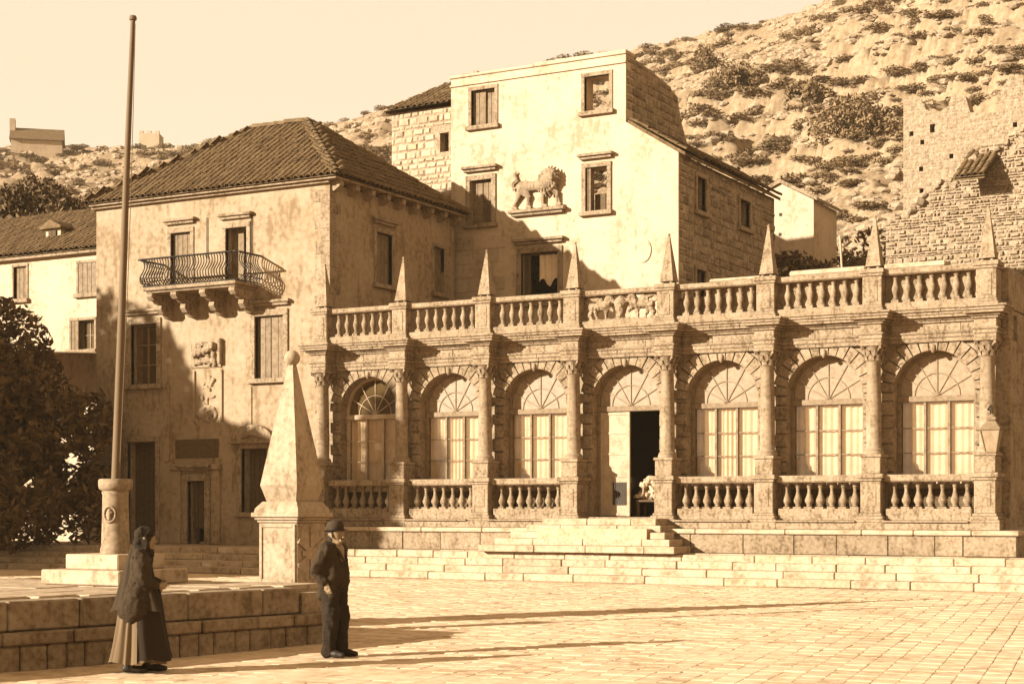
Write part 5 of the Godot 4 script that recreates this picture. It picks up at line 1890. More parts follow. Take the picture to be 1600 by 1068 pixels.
func vegetation() -> void:
	var V := func(x: float, y: float, z: float) -> Vector3: return Vector3(x, y, z)
	tree("leafy_tree", "dense dark leafy tree beside the plastered house with the iron balcony", Vector3(-9.9, 0.85, 2.0), [[Vector3(-9.6, 4.3, 2.2), Vector3(2.3, 2.6, 2.0)], [Vector3(-10.2, 6.2, 1.8), Vector3(1.6, 1.7, 1.5)], [Vector3(-8.2, 3.4, 1.6), Vector3(1.5, 1.6, 1.4)], [Vector3(-11.5, 4.2, 2.0), Vector3(2.2, 2.6, 2.0)], [Vector3(-9.0, 2.0, 3.0), Vector3(2.2, 1.4, 1.4)], [Vector3(-7.9, 3.6, 1.0), Vector3(1.3, 1.9, 1.2)], [Vector3(-8.1, 1.9, 1.4), Vector3(1.5, 1.3, 1.2)], [Vector3(-11.2, 2.2, 2.4), Vector3(2.4, 1.8, 1.6)]], 30000, 0.14, 0.26)
	# trees left of the frame whose shade falls on the house and the first arch
	tree("shade_tree", "tall broad shade tree in the row at the edge of the square", Vector3(-18.4, 0.1, 12.6), [[Vector3(-18.4, 10.0, 12.6), Vector3(3.0, 3.7, 2.8)], [Vector3(-16.4, 8.0, 12.4), Vector3(2.4, 3.2, 2.4)], [Vector3(-20.5, 7.6, 12.8), Vector3(2.6, 3.4, 2.5)], [Vector3(-18.4, 5.6, 12.6), Vector3(3.2, 2.4, 2.6)]], 13000, 0.34, 0.34, "")
	tree("shade_tree", "lower round shade tree in the middle of the row at the edge of the square", Vector3(-13.4, 0.1, 12.8), [[Vector3(-13.8, 6.6, 12.8), Vector3(2.9, 3.2, 2.6)], [Vector3(-11.6, 6.0, 12.6), Vector3(2.2, 3.0, 2.2)], [Vector3(-12.8, 4.4, 12.6), Vector3(3.0, 2.0, 2.3)]], 11000, 0.32, 0.28, "")
	tree("shade_tree", "slim upright shade tree at the end of the row at the edge of the square", Vector3(-8.9, 0.1, 14.2), [[Vector3(-8.9, 5.5, 14.2), Vector3(1.4, 3.2, 1.3)], [Vector3(-8.8, 8.2, 14.1), Vector3(1.2, 2.8, 1.1)]], 6500, 0.24, 0.2, "")
	# dark trees behind the low roof
	for q in [[-21.6, 13.0, -11.0, 1.9, "round dark treetop highest above the ridge of the low house"], [-19.3, 12.2, -11.4, 1.5, "dark treetop between the low house ridge and the hip roof"], [-23.8, 12.9, -11.5, 2.0, "broad dark treetop behind the dormer of the low house"], [-26.0, 12.6, -12.0, 2.0, "dark treetop past the dormer at the far end of the low roof"]]:
		tree("roofline_tree", q[4], Vector3(q[0], 6.0, q[2]), [[Vector3(q[0], q[1], q[2]), Vector3(q[3], 1.7, 1.8)], [Vector3(q[0] + 0.9, q[1] - 0.6, q[2]), Vector3(1.2, 1.3, 1.2)]], 6500, 0.15, 0.2, "treetops above the low house")
	# bushes behind the terrace
	bush("terrace_bush", "dark bush growing against the small hut", [[Vector3(6.4, 9.6, -18.2), Vector3(1.4, 1.1, 0.9)], [Vector3(8.2, 9.3, -18.4), Vector3(1.3, 1.1, 0.9)]], 3200, 0.14, M.leaf)
	bush("terrace_bush", "dark broad thicket between the hut and the ruined gable", [[Vector3(7.6, 10.5, -24.0), Vector3(1.9, 1.8, 1.4)], [Vector3(9.0, 9.4, -23.6), Vector3(1.6, 2.0, 1.3)]], 3600, 0.16, M.scrub)
	bush("side_bush", "leafy bush rising past the end of the roof terrace", [[Vector3(19.2, 7.2, -8.0), Vector3(1.3, 1.5, 1.3)], [Vector3(19.6, 5.2, -8.0), Vector3(1.4, 2.2, 1.4)]], 4200, 0.14, M.scrub)
	# single dark shrubs high on the slope
	for q in [[1145, 150, 112.0, 1.7, "large dark shrub standing alone on the pale upper slope"], [1325, 262, 88.0, 2.1, "wide dark shrub in a hollow of the slope above the hut"], [1105, 72, 140.0, 1.5, "dark shrub close under the skyline of the rocky hill"], [660, 158, 200.0, 2.0, "shrub on the skyline beside the rubble house"], [340, 226, 225.0, 2.6, "dark shrub on the skyline above the hip roof"], [1260, 200, 104.0, 1.5, "dark shrub among the terraces right of the palace"]]:
		var d: float = q[2]
		var rt: float = (q[0] - 800.0) / FOCAL * d
		var p := away(rt, d, hill_y(rt, d))
		bush("hill_shrub", q[4], [[p + EY * q[3] * 0.6, Vector3(q[3], q[3] * 0.8, q[3])], [p + Vector3(q[3] * 0.8, q[3] * 0.4, 0), Vector3(q[3], q[3], q[3]) * 0.6]], 3200, 0.16, M.scrub, "shrubs on the hillside")

# ---------------------------------------------------------------- flag platform
func platform() -> void:
	var t := thing("stone_platform", "low stepped stone platform with shaded block walls under the flagpole", "platform", Vector3(10, 0, 20))
	var A := Vector3(10.45, 0, 27.0)
	var B := Vector3(12.3, 0, 17.9)
	var d := (B - A).normalized()
	var n := Vector3(-d.z, 0, d.x)
	if n.x < 0: n = -n
	var bs := Basis(n, EY, n.cross(EY))
	var ln := A.distance_to(B)
	var core := Shape.new()
	core.prism(Vector3.ZERO, EX, EZ, EY, PackedVector2Array([Vector2(10.2, 27), Vector2(B.x - 0.22, B.z + 0.1), Vector2(11.2, 17.2), Vector2(9.0, 16.9), Vector2(4.0, 18.5), Vector2(4.0, 27)]), -0.1, 0.76)
	var cr := part(t, "core", core.mesh(), M.earth)
	var row := func(y0: float, y1: float, lo: float, hi: float, depth: float, proud: float, called: String, m: Material, ext: float) -> void:
		var s0 := 0.0
		while s0 < ln + ext - 0.05:
			var l := minf(rng.randf_range(lo, hi), ln + ext - s0)
			if ln + ext - s0 - l < lo * 0.5: l = ln + ext - s0
			var s := Shape.new()
			var k := rng.randf_range(0.85, 1.1)
			s.tint = Color(k, k, k)
			s.box(A + d * (s0 + l * 0.5) + n * (proud - depth * 0.5 + rng.randf_range(-0.012, 0.012)) + EY * (y0 + y1) * 0.5, Vector3(depth, y1 - y0 - 0.008, l - 0.012), 0.02, bs * Basis(EY, rng.randf_range(-0.008, 0.008)))
			part(t, called, s.mesh(), m)
			s0 += l
	row.call(-0.05, 0.29, 0.24, 0.4, 0.4, 0.0, "wall_block", M.limestone, 0.75)
	row.call(0.29, 0.45, 0.5, 1.1, 0.45, 0.05, "ledge_block", M.limestone, 0.75)
	row.call(0.45, 0.80, 0.6, 1.3, 0.4, -0.06, "wall_block", M.limestone, 0.0)
	# top paving
	var z := 17.0
	while z < 27.0:
		var wz := rng.randf_range(0.6, 0.9)
		var x := 5.0 + rng.randf() * 0.5
		while x < 12.2:
			var l := rng.randf_range(0.7, 1.2)
			var c := Vector3(x + l * 0.5, 0, z + wz * 0.5)
			var lim := A.x + (c.z - A.z) / (B.z - A.z) * (B.x - A.x) - 0.47
			var xe := minf(x + l, lim - 0.04 * (c.z - 17.9))
			if xe - x > 0.2 and c.z > 17.0 + maxf(0.0, (9.5 - x) * 0.3):
				var s := Shape.new()
				var k := rng.randf_range(0.9, 1.08)
				s.tint = Color(k, k, k)
				s.span(Vector3(x + 0.006, 0.74, z + 0.006), Vector3(xe - 0.006, 0.81 + rng.randf_range(-0.006, 0.006), z + wz - 0.006), 0.01)
				part(cr, "top_slab", s.mesh(), M.steps_stone)
			x += l
		z += wz
	# low blocks closing the right-hand end
	for q in [[12.05, 17.6, 0.5, 0.72], [11.5, 17.35, 0.55, 0.66], [12.28, 17.25, 0.3, 0.44]]:
		var s := Shape.new()
		s.box(Vector3(q[0], q[3] * 0.5 - 0.02, q[1]), Vector3(q[2], q[3] + 0.04, 0.5), 0.03, Basis(EY, rng.randf_range(-0.1, 0.1)))
		part(t, "end_block", s.mesh(), M.limestone)

func flagpole() -> void:
	var c := Vector3(9.47, 0, 18.42)
	var t := thing("flagpole", "tall leaning wooden flagpole set in a round stone drum on steps", "flagpole", Vector3(9.47, 0.81, 18.42))
	var b := Shape.new()
	b.box(c + EY * 0.92, Vector3(1.42, 0.20, 1.42), 0.015)
	part(t, "lower_base_step", b.mesh(), M.steps_stone)
	b = Shape.new()
	b.box(c + EY * 1.125, Vector3(0.96, 0.21, 0.96), 0.015)
	part(t, "upper_base_step", b.mesh(), M.steps_stone)
	b = Shape.new()
	b.lathe(c, [Vector2(0.21, 1.23), Vector2(0.21, 1.3), Vector2(0.195, 1.33), Vector2(0.185, 1.7), Vector2(0.178, 2.05), Vector2(0.19, 2.08), Vector2(0.178, 2.1), Vector2(0.225, 2.13), Vector2(0.235, 2.17), Vector2(0.235, 2.25), Vector2(0.22, 2.27), Vector2(0.0, 2.27)], 24)
	var dr := part(t, "stone_drum", b.mesh(), M.carved)
	# carved medallion facing the square
	b = Shape.new()
	var dirv := Vector3(0.28, 0, 0.96).normalized()
	var sd := Vector3(dirv.z, 0, -dirv.x)
	var ring := []
	var rr := []
	for k in 17:
		var a := TAU * k / 16
		ring.append(c + dirv * 0.19 + sd * 0.085 * cos(a) + EY * (1.78 + 0.11 * sin(a)) - dirv * 0.02 * absf(cos(a)))
		rr.append(0.02)
	b.tube(ring, rr, 6, false)
	flesh(b, [[c + dirv * 0.18 + EY * 1.72, c + dirv * 0.185 + EY * 1.83, 0.035, 0.03], [c + dirv * 0.18 + sd * 0.03 + EY * 1.8, c + dirv * 0.18 - sd * 0.04 + EY * 1.76, 0.025, 0.02]], 0.012, 0.01)
	part(dr, "medallion", b.mesh(), M.carved)
	b = Shape.new()
	b.tube([c + EY * 2.2, c + Vector3(0.07, 4.2, -0.03), c + Vector3(0.14, 6.4, -0.06), c + Vector3(0.22, 8.66, -0.11)], [0.062, 0.055, 0.045, 0.032], 14)
	part(t, "pole", b.mesh(), M.pole_wood)
	b = Shape.new()
	b.lathe(c + Vector3(0.22, 8.66, -0.11), [Vector2(0, -0.02), Vector2(0.05, 0), Vector2(0.055, 0.03), Vector2(0.04, 0.06), Vector2(0, 0.07)], 12)
	part(t, "pole_cap", b.mesh(), M.pole_wood)
	b = Shape.new()
	var rp := []
	var rd := []
	for k in 13:
		var f := k / 12.0
		rp.append(c + Vector3(0.10 + 0.17 * f, lerpf(2.5, 8.6, f), 0.02 - 0.12 * f) + EX * 0.03 * sin(f * PI))
		rd.append(0.006)
	b.tube(rp, rd, 4)
	part(t, "halyard", b.mesh(), M.pole_wood)

func obelisk() -> void:
	var c := Vector3.ZERO
	var grow := 1.041
	var xf := Transform3D(Basis().scaled(Vector3.ONE * grow), Vector3(10.12, 1.85 - 1.85 * grow, 15.2))
	var t := thing("obelisk_monument", "stone obelisk topped by a ball on a square pedestal behind the man", "obelisk", Vector3(10.12, 0.0, 15.2))
	var b := Shape.new()
	b.box(c + EY * 0.28, Vector3(0.98, 0.66, 0.98), 0.03)
	b.box(c + EY * 0.67, Vector3(0.82, 0.14, 0.82), 0.03)
	part(t, "plinth", b.mesh(), M.monument, xf)
	b = Shape.new()
	b.box(c + EY * 1.19, Vector3(0.70, 0.92, 0.70), 0.015)
	var die := part(t, "pedestal", b.mesh(), M.monument, xf)
	# raised border on the front, crossed bars on the right-hand face
	b = Shape.new()
	for q in [[-0.30, 1.2, 0.05, 0.86], [0.30, 1.2, 0.05, 0.86], [0.0, 0.795, 0.55, 0.05], [0.0, 1.605, 0.55, 0.05]]:
		b.box(c + Vector3(q[0], q[1], 0.356), Vector3(q[2], q[3], 0.03), 0.006)
	part(die, "front_border", b.mesh(), M.monument, xf)
	b = Shape.new()
	for a in [0.0, PI * 0.33, -PI * 0.33, PI * 0.5]:
		b.box(c + Vector3(0.355 + 0.004 * absf(a), 1.2, 0), Vector3(0.035 + 0.003 * a, 0.76 if a != PI * 0.5 else 0.5, 0.085), 0.006, Basis(EX, a))
	part(die, "crossed_bars", b.mesh(), M.monument, xf)
	b = Shape.new()
	for m in [[1.65, 1.69, 0.02], [1.69, 1.73, 0.05], [1.73, 1.80, 0.085]]:
		b.span(Vector3(c.x - 0.35 - m[2], m[0], c.z - 0.35 - m[2]), Vector3(c.x + 0.35 + m[2], m[1], c.z + 0.35 + m[2]), 0.012)
	b.taper(c, 1.80, 1.86, 0.40, 0.40, 0.39, 0.39)
	b.taper(c, 1.86, 1.96, 0.39, 0.39, 0.31, 0.31)
	part(t, "cornice", b.mesh(), M.monument, xf)
	b = Shape.new()
	b.taper(c, 1.96, 2.2, 0.265, 0.265, 0.335, 0.335)
	b.taper(c, 2.2, 3.99, 0.335, 0.335, 0.045, 0.045)
	part(t, "shaft", b.mesh(), M.monument, xf)
	b = Shape.new()
	var pr := []
	for k in 13: pr.append(Vector2(0.118 * sin(PI * k / 12), -0.118 * cos(PI * k / 12)))
	b.lathe(c + EY * 4.09, pr, 20)
	part(t, "ball", b.mesh(), M.monument, xf)

func lantern() -> void:
	var c := Vector3(17.55, 0, 0.98)
	var t := thing("wall_lantern", "tapering glazed iron lantern on a bracket at the end column", "lantern", Vector3(17.55, 3.0, 0.98))
	var f := Shape.new()
	var hw := [0.11, 0.2]
	var y0 := 3.04
	var y1 := 3.5
	for i in 4:
		var a := PI / 4 + PI / 2 * i
		var e := a + PI / 2
		var p0 := c + Vector3(cos(a) * hw[0] * 1.4, y0, sin(a) * hw[0] * 1.4)
		var p1 := c + Vector3(cos(a) * hw[1] * 1.4, y1, sin(a) * hw[1] * 1.4)
		var q0 := c + Vector3(cos(e) * hw[0] * 1.4, y0, sin(e) * hw[0] * 1.4)
		var q1 := c + Vector3(cos(e) * hw[1] * 1.4, y1, sin(e) * hw[1] * 1.4)
		f.tube([p0, p1], [0.016, 0.016], 5)
		f.tube([p0, q0], [0.016, 0.016], 5)
		f.tube([p1, q1], [0.018, 0.018], 5)
	f.box(c + EY * (y0 - 0.015), Vector3(0.23, 0.03, 0.23), 0.006)
	var fr := part(t, "frame", f.mesh(), M.shutter)
	for i in 4:
		var a := PI / 4 + PI / 2 * i
		var e := a + PI / 2
		var s := Shape.new()
		var P := func(an: float, h: float, y: float, k: float) -> Vector3: return c + Vector3(cos(an) * h * 1.4 * k, y, sin(an) * h * 1.4 * k)
		s.quad(P.call(a, hw[0], y0, 0.97), P.call(e, hw[0], y0, 0.97), P.call(e, hw[1], y1, 0.97), P.call(a, hw[1], y1, 0.97), c + EY * 3.2)
		s.quad(P.call(a, hw[0], y0, 0.95), P.call(e, hw[0], y0, 0.95), P.call(e, hw[1], y1, 0.96), P.call(a, hw[1], y1, 0.96), c + EY * 3.2 + Vector3(cos(a + PI / 4), 0, sin(a + PI / 4)))
		part(fr, "pane", s.mesh(), M.dusty_glass)
	f = Shape.new()
	f.taper(c, 3.51, 3.68, 0.22, 0.22, 0.09, 0.09)
	f.taper(c, 3.70, 3.76, 0.09, 0.09, 0.10, 0.10)
	f.lathe(c + EY * 3.76, [Vector2(0.09, 0), Vector2(0.06, 0.04), Vector2(0.02, 0.07), Vector2(0, 0.09)], 8)
	part(t, "cap", f.mesh(), M.shutter)
	f = Shape.new()
	f.lathe(c + EY * 3.05, [Vector2(0.05, 0), Vector2(0.03, 0.03), Vector2(0.018, 0.12), Vector2(0.04, 0.17), Vector2(0.035, 0.25), Vector2(0, 0.3)], 8)
	part(t, "burner", f.mesh(), M.iron)
	f = Shape.new()
	f.tube([c + EY * 3.84, c + EY * 3.98, Vector3(17.5, 4.02, 0.85), Vector3(17.36, 3.95, 0.52)], [0.014, 0.014, 0.016, 0.018], 6)
	f.tube([Vector3(17.36, 3.55, 0.54), Vector3(17.46, 3.8, 0.72), Vector3(17.5, 4.0, 0.85)], [0.012, 0.012, 0.012], 5)
	part(t, "bracket", f.mesh(), M.iron)

func doorway_goods() -> void:
	var t := thing("side_table", "small dark wooden table just inside the open doorway", "table", Vector3(9.09, 1.66, -0.68))
	var b := Shape.new()
	b.span(Vector3(8.76, 2.02, -0.95), Vector3(9.42, 2.07, -0.42), 0.01)
	part(t, "table_top", b.mesh(), M.wood)
	for sx in [8.81, 9.37]:
		for sz in [-0.9, -0.47]:
			b = Shape.new()
			b.span(Vector3(sx - 0.03, 1.66, sz - 0.03), Vector3(sx + 0.03, 2.02, sz + 0.03))
			part(t, "leg", b.mesh(), M.wood)
	t = thing("linen_heap", "crumpled heap of white linen piled on the table in the doorway", "linen", Vector3(9.09, 2.07, -0.68))
	b = Shape.new()
	var bones := []
	for k in 60:
		var dx := rng.randf_range(-0.27, 0.27)
		var p := Vector3(9.06 + dx, 2.13 + rng.randf() * 0.56 * (1.0 - absf(dx) / 0.36), -0.66 + rng.randf_range(-0.16, 0.18))
		bones.append([p, p + Vector3(rng.randf_range(-0.12, 0.12), rng.randf_range(-0.06, 0.06), rng.randf_range(-0.1, 0.1)), rng.randf_range(0.035, 0.075), rng.randf_range(0.02, 0.05)])
	bones.append([Vector3(8.86, 2.13, -0.68), Vector3(9.32, 2.13, -0.68), 0.06, 0.06])
	flesh(b, bones, 0.018, 0.05, Vector3.ONE, Vector3.ZERO, 0.05)
	part(t, "folds", b.mesh(), M.pale_cloth)
	# two thin poles leaning on the terrace
	for q in [[11.82, 8.15, 11.87, "short pale pole standing behind the terrace railing near a finial"], [13.5, 8.2, 13.6, "pale pole leaning behind the solid stretch of the terrace railing"]]:
		var s := Shape.new()
		s.tube([Vector3(q[2] + 0.03, 6.11, -1.5), Vector3(q[0], q[1], -1.5)], [0.03, 0.026], 7)
		s.lathe(Vector3(q[0], q[1], -1.5), [Vector2(0.026, -0.01), Vector2(0.034, 0.01), Vector2(0, 0.03)], 7)
		var o := MeshInstance3D.new()
		o.name = numbered("terrace_pole")
		o.mesh = s.mesh()
		o.material_override = M.white_paint
		add_child(o)
		tag(o, q[3], "pole", "poles on the terrace")

# ---------------------------------------------------------------- people
func head_bones(c: Vector3) -> Array:
	return [
		[c + Vector3(0, 0.03, -0.02), c + Vector3(0, 0.035, 0.02), 0.088, 0.082],
		[c + Vector3(0, -0.03, 0.03), c + Vector3(0, -0.075, 0.045), 0.066, 0.045],
		[c + Vector3(0, -0.09, 0.055), c + Vector3(0, -0.095, 0.06), 0.03, 0.026],
		[c + Vector3(0, 0.012, 0.092), c + Vector3(0, -0.028, 0.112), 0.011, 0.016],
		[c + Vector3(-0.03, 0.03, 0.083), c + Vector3(0.03, 0.03, 0.083), 0.015, 0.015],
		[c + Vector3(-0.02, -0.06, 0.094), c + Vector3(0.02, -0.06, 0.094), 0.009, 0.009],
		[c + Vector3(-0.02, -0.072, 0.092), c + Vector3(0.02, -0.072, 0.092), 0.01, 0.01],
		[c + Vector3(0.086, 0.01, -0.005), c + Vector3(0.09, -0.03, 0.002), 0.016, 0.012],
		[c + Vector3(-0.086, 0.01, -0.005), c + Vector3(-0.09, -0.03, 0.002), 0.016, 0.012]]

func hand_bones(w: Vector3, dir: Vector3, palm: Vector3, side: float) -> Array:
	# w wrist, dir along the hand, palm the way the palm faces, side the way the thumb lies
	var x := dir.cross(palm).normalized() * side
	var out := [[w, w + dir * 0.04, 0.026, 0.026]]
	for k in 4:
		var o := (k - 1.5) * 0.019
		var base := w + dir * 0.085 + x * o
		out.append([w + dir * 0.03 + x * o * 0.8, base, 0.015, 0.0125])
		var l: float = [0.028, 0.033, 0.031, 0.024][k]
		var j1 := base + (dir + palm * 0.35).normalized() * l * 1.2
		var j2 := j1 + (dir * 0.6 + palm).normalized() * l
		out.append([base, j1, 0.0105, 0.0095])
		out.append([j1, j2, 0.0095, 0.008])
	var tb := w + dir * 0.03 - x * 0.03
	out.append([tb, tb + (dir * 0.7 - x * 0.6 + palm * 0.3).normalized() * 0.045, 0.014, 0.012])
	out.append([tb + (dir * 0.7 - x * 0.6 + palm * 0.3).normalized() * 0.045, tb + (dir * 1.0 - x * 0.5 + palm * 0.7).normalized() * 0.075, 0.0115, 0.009])
	return out

func face_parts(p: Node3D, c: Vector3, xf: Transform3D) -> void:
	var e := Shape.new()
	for s in [-1, 1]:
		e.lathe(c + Vector3(0.032 * s, 0.012, 0.083), [Vector2(0, -0.012), Vector2(0.010, -0.006), Vector2(0.012, 0), Vector2(0.010, 0.006), Vector2(0, 0.012)], 8)
		e.tube([c + Vector3(0.016 * s, 0.034, 0.099), c + Vector3(0.034 * s, 0.038, 0.096), c + Vector3(0.05 * s, 0.032, 0.084)], [0.004, 0.0055, 0.003], 5)
	part(p, "eyes", e.mesh(), M.hair, xf)

func people() -> void:
	man()
	woman()

func man() -> void:
	var t := thing("person", "standing man in a bowler hat and a dark loose suit beside the obelisk", "person", Vector3(13.6, 0.02, 19.02))
	# +z is where he faces: to the right of the picture and a little to the camera
	var turn := deg_to_rad(29.0 + 66.0)
	var xf := Transform3D(Basis(EY, turn), Vector3(13.6, ground_y(19.0) + 0.005, 19.02))
	t.transform = xf
	var head := Vector3(-0.03, 1.51, 0.035)
	var b := Shape.new()
	flesh(b, [[Vector3(0, 0.95, 0), Vector3(0, 1.30, -0.01), 0.13, 0.14], [Vector3(-0.15, 1.34, -0.01), Vector3(0.15, 1.34, -0.01), 0.07, 0.07], [Vector3(0, 1.34, -0.01), Vector3(-0.02, 1.46, 0.01), 0.058, 0.052],
		[Vector3(-0.19, 1.33, -0.01), Vector3(-0.26, 1.08, -0.10), 0.055, 0.045], [Vector3(-0.26, 1.08, -0.10), Vector3(-0.215, 0.90, 0.02), 0.042, 0.03],
		[Vector3(0.19, 1.33, -0.01), Vector3(0.26, 1.08, -0.10), 0.055, 0.045], [Vector3(0.26, 1.08, -0.10), Vector3(0.215, 0.90, 0.02), 0.042, 0.03],
		[Vector3(-0.09, 0.92, 0), Vector3(-0.10, 0.5, 0.02), 0.085, 0.06], [Vector3(-0.10, 0.5, 0.02), Vector3(-0.10, 0.09, -0.01), 0.055, 0.04],
		[Vector3(0.09, 0.92, 0), Vector3(0.10, 0.5, 0.04), 0.085, 0.06], [Vector3(0.10, 0.5, 0.04), Vector3(0.10, 0.09, 0.03), 0.055, 0.04]], 0.022, 0.04)
	flesh(b, head_bones(head) + [[Vector3(-0.02, 1.38, 0.0), Vector3(-0.025, 1.46, 0.012), 0.052, 0.052]], 0.008, 0.018)
	flesh(b, hand_bones(Vector3(-0.215, 0.905, 0.018), Vector3(0.12, -0.96, 0.25).normalized(), Vector3(0.95, 0.1, 0.1).normalized(), 1.0), 0.006, 0.008)
	flesh(b, hand_bones(Vector3(0.215, 0.905, 0.018), Vector3(-0.12, -0.96, 0.25).normalized(), Vector3(-0.95, 0.1, 0.1).normalized(), -1.0), 0.006, 0.008)
	var body := part(t, "body", b.mesh(), M.skin, xf)
	face_parts(body, head, xf)
	b = Shape.new()
	flesh(b, [[head + Vector3(0, 0.03, -0.03), head + Vector3(0, -0.05, -0.045), 0.088, 0.06], [head + Vector3(-0.078, 0.03, 0.0), head + Vector3(-0.082, -0.02, 0.01), 0.02, 0.012], [head + Vector3(0.078, 0.03, 0.0), head + Vector3(0.082, -0.02, 0.01), 0.02, 0.012]], 0.01, 0.02)
	part(t, "hair", b.mesh(), M.hair, xf)
	b = Shape.new()
	b.tube([head + Vector3(-0.032, -0.052, 0.098), head + Vector3(0, -0.045, 0.108), head + Vector3(0.032, -0.052, 0.098)], [0.005, 0.009, 0.005], 6)
	part(t, "moustache", b.mesh(), M.hair, xf)
	# bowler
	b = Shape.new()
	var hb := Basis(EX, -0.06)
	b.lathe(head + Vector3(0, 0.052, 0.0), [Vector2(0.10, -0.006), Vector2(0.148, 0.008), Vector2(0.150, 0.014), Vector2(0.10, 0.012), Vector2(0.104, 0.03), Vector2(0.106, 0.06), Vector2(0.098, 0.095), Vector2(0.075, 0.12), Vector2(0.04, 0.132), Vector2(0, 0.135)], 24, hb, 0.92, 1.06)
	var hat := part(t, "bowler_hat", b.mesh(), M.felt, xf)
	b = Shape.new()
	b.lathe(head + Vector3(0, 0.052, 0.0), [Vector2(0.1045, 0.012), Vector2(0.1075, 0.014), Vector2(0.1085, 0.034), Vector2(0.105, 0.036)], 24, hb, 0.92, 1.06)
	part(hat, "hat_band", b.mesh(), M.leather, xf)
	# trousers
	b = Shape.new()
	flesh(b, [[Vector3(0, 0.98, -0.01), Vector3(0, 0.9, -0.01), 0.15, 0.155], [Vector3(-0.09, 0.9, -0.01), Vector3(-0.105, 0.5, 0.01), 0.12, 0.098], [Vector3(-0.105, 0.5, 0.01), Vector3(-0.11, 0.07, -0.02), 0.096, 0.085], [Vector3(0.09, 0.9, 0), Vector3(0.105, 0.5, 0.04), 0.12, 0.098], [Vector3(0.105, 0.5, 0.04), Vector3(0.11, 0.07, 0.03), 0.096, 0.085],
		[Vector3(-0.12, 0.6, 0.06), Vector3(-0.11, 0.36, 0.07), 0.045, 0.04], [Vector3(0.12, 0.6, 0.09), Vector3(0.11, 0.36, 0.1), 0.045, 0.04]], 0.018, 0.03, Vector3.ONE, Vector3.ZERO, 0.022)
	part(t, "trousers", b.mesh(), M.dark_cloth, xf)
	# jacket
	b = Shape.new()
	flesh(b, [[Vector3(-0.08, 1.28, -0.01), Vector3(-0.07, 0.98, 0.01), 0.125, 0.14], [Vector3(0.08, 1.28, -0.01), Vector3(0.07, 0.98, 0.01), 0.125, 0.14], [Vector3(0, 1.08, 0.07), Vector3(0, 0.96, 0.07), 0.125, 0.13],
		[Vector3(-0.16, 1.345, -0.01), Vector3(0.16, 1.345, -0.01), 0.082, 0.082], [Vector3(0, 1.38, -0.03), Vector3(0, 1.42, -0.02), 0.072, 0.066],
		[Vector3(-0.18, 1.33, -0.015), Vector3(-0.265, 1.08, -0.105), 0.086, 0.074], [Vector3(-0.265, 1.08, -0.105), Vector3(-0.222, 0.93, 0.0), 0.072, 0.052],
		[Vector3(0.18, 1.33, -0.015), Vector3(0.265, 1.08, -0.105), 0.086, 0.074], [Vector3(0.265, 1.08, -0.105), Vector3(0.222, 0.93, 0.0), 0.072, 0.052],
		[Vector3(-0.09, 0.98, -0.05), Vector3(-0.12, 0.76, -0.10), 0.125, 0.07], [Vector3(0.09, 0.98, -0.05), Vector3(0.12, 0.76, -0.10), 0.125, 0.07], [Vector3(0, 0.95, -0.07), Vector3(0, 0.76, -0.13), 0.11, 0.065], [Vector3(-0.13, 0.95, 0.04), Vector3(-0.155, 0.77, 0.05), 0.08, 0.05], [Vector3(0.13, 0.95, 0.04), Vector3(0.155, 0.77, 0.05), 0.08, 0.05]], 0.018, 0.028, Vector3.ONE, Vector3.ZERO, 0.022)
	part(t, "jacket", b.mesh(), M.brown_cloth, xf)
	b = Shape.new()
	b.tube([Vector3(-0.075, 1.425, 0.005), Vector3(-0.07, 1.30, 0.118), Vector3(-0.01, 1.12, 0.195)], [0.014, 0.022, 0.006], 6)
	b.tube([Vector3(0.075, 1.425, 0.005), Vector3(0.07, 1.30, 0.118), Vector3(0.01, 1.12, 0.195)], [0.014, 0.022, 0.006], 6)
	part(t, "lapels", b.mesh(), M.felt, xf)
	b = Shape.new()
	flesh(b, [[Vector3(0, 1.41, 0.02), Vector3(0, 1.22, 0.112), 0.05, 0.022]], 0.012, 0.01)
	b.lathe(Vector3(-0.012, 1.40, 0.0), [Vector2(0.064, -0.02), Vector2(0.062, 0.035), Vector2(0.056, 0.035)], 14)
	part(t, "shirt_front", b.mesh(), M.pale_cloth, xf)
	for s in [-1.0, 1.0]:
		b = Shape.new()
		var f := 0.0 if s < 0 else 0.05
		flesh(b, [[Vector3(0.11 * s, 0.055, -0.06 + f), Vector3(0.12 * s, 0.045, 0.10 + f), 0.05, 0.045], [Vector3(0.12 * s, 0.045, 0.10 + f), Vector3(0.125 * s, 0.035, 0.185 + f), 0.045, 0.034], [Vector3(0.11 * s, 0.06, -0.03 + f), Vector3(0.11 * s, 0.12, -0.02 + f), 0.05, 0.045]], 0.012, 0.015)
		part(t, "shoe", b.mesh(), M.leather, xf)

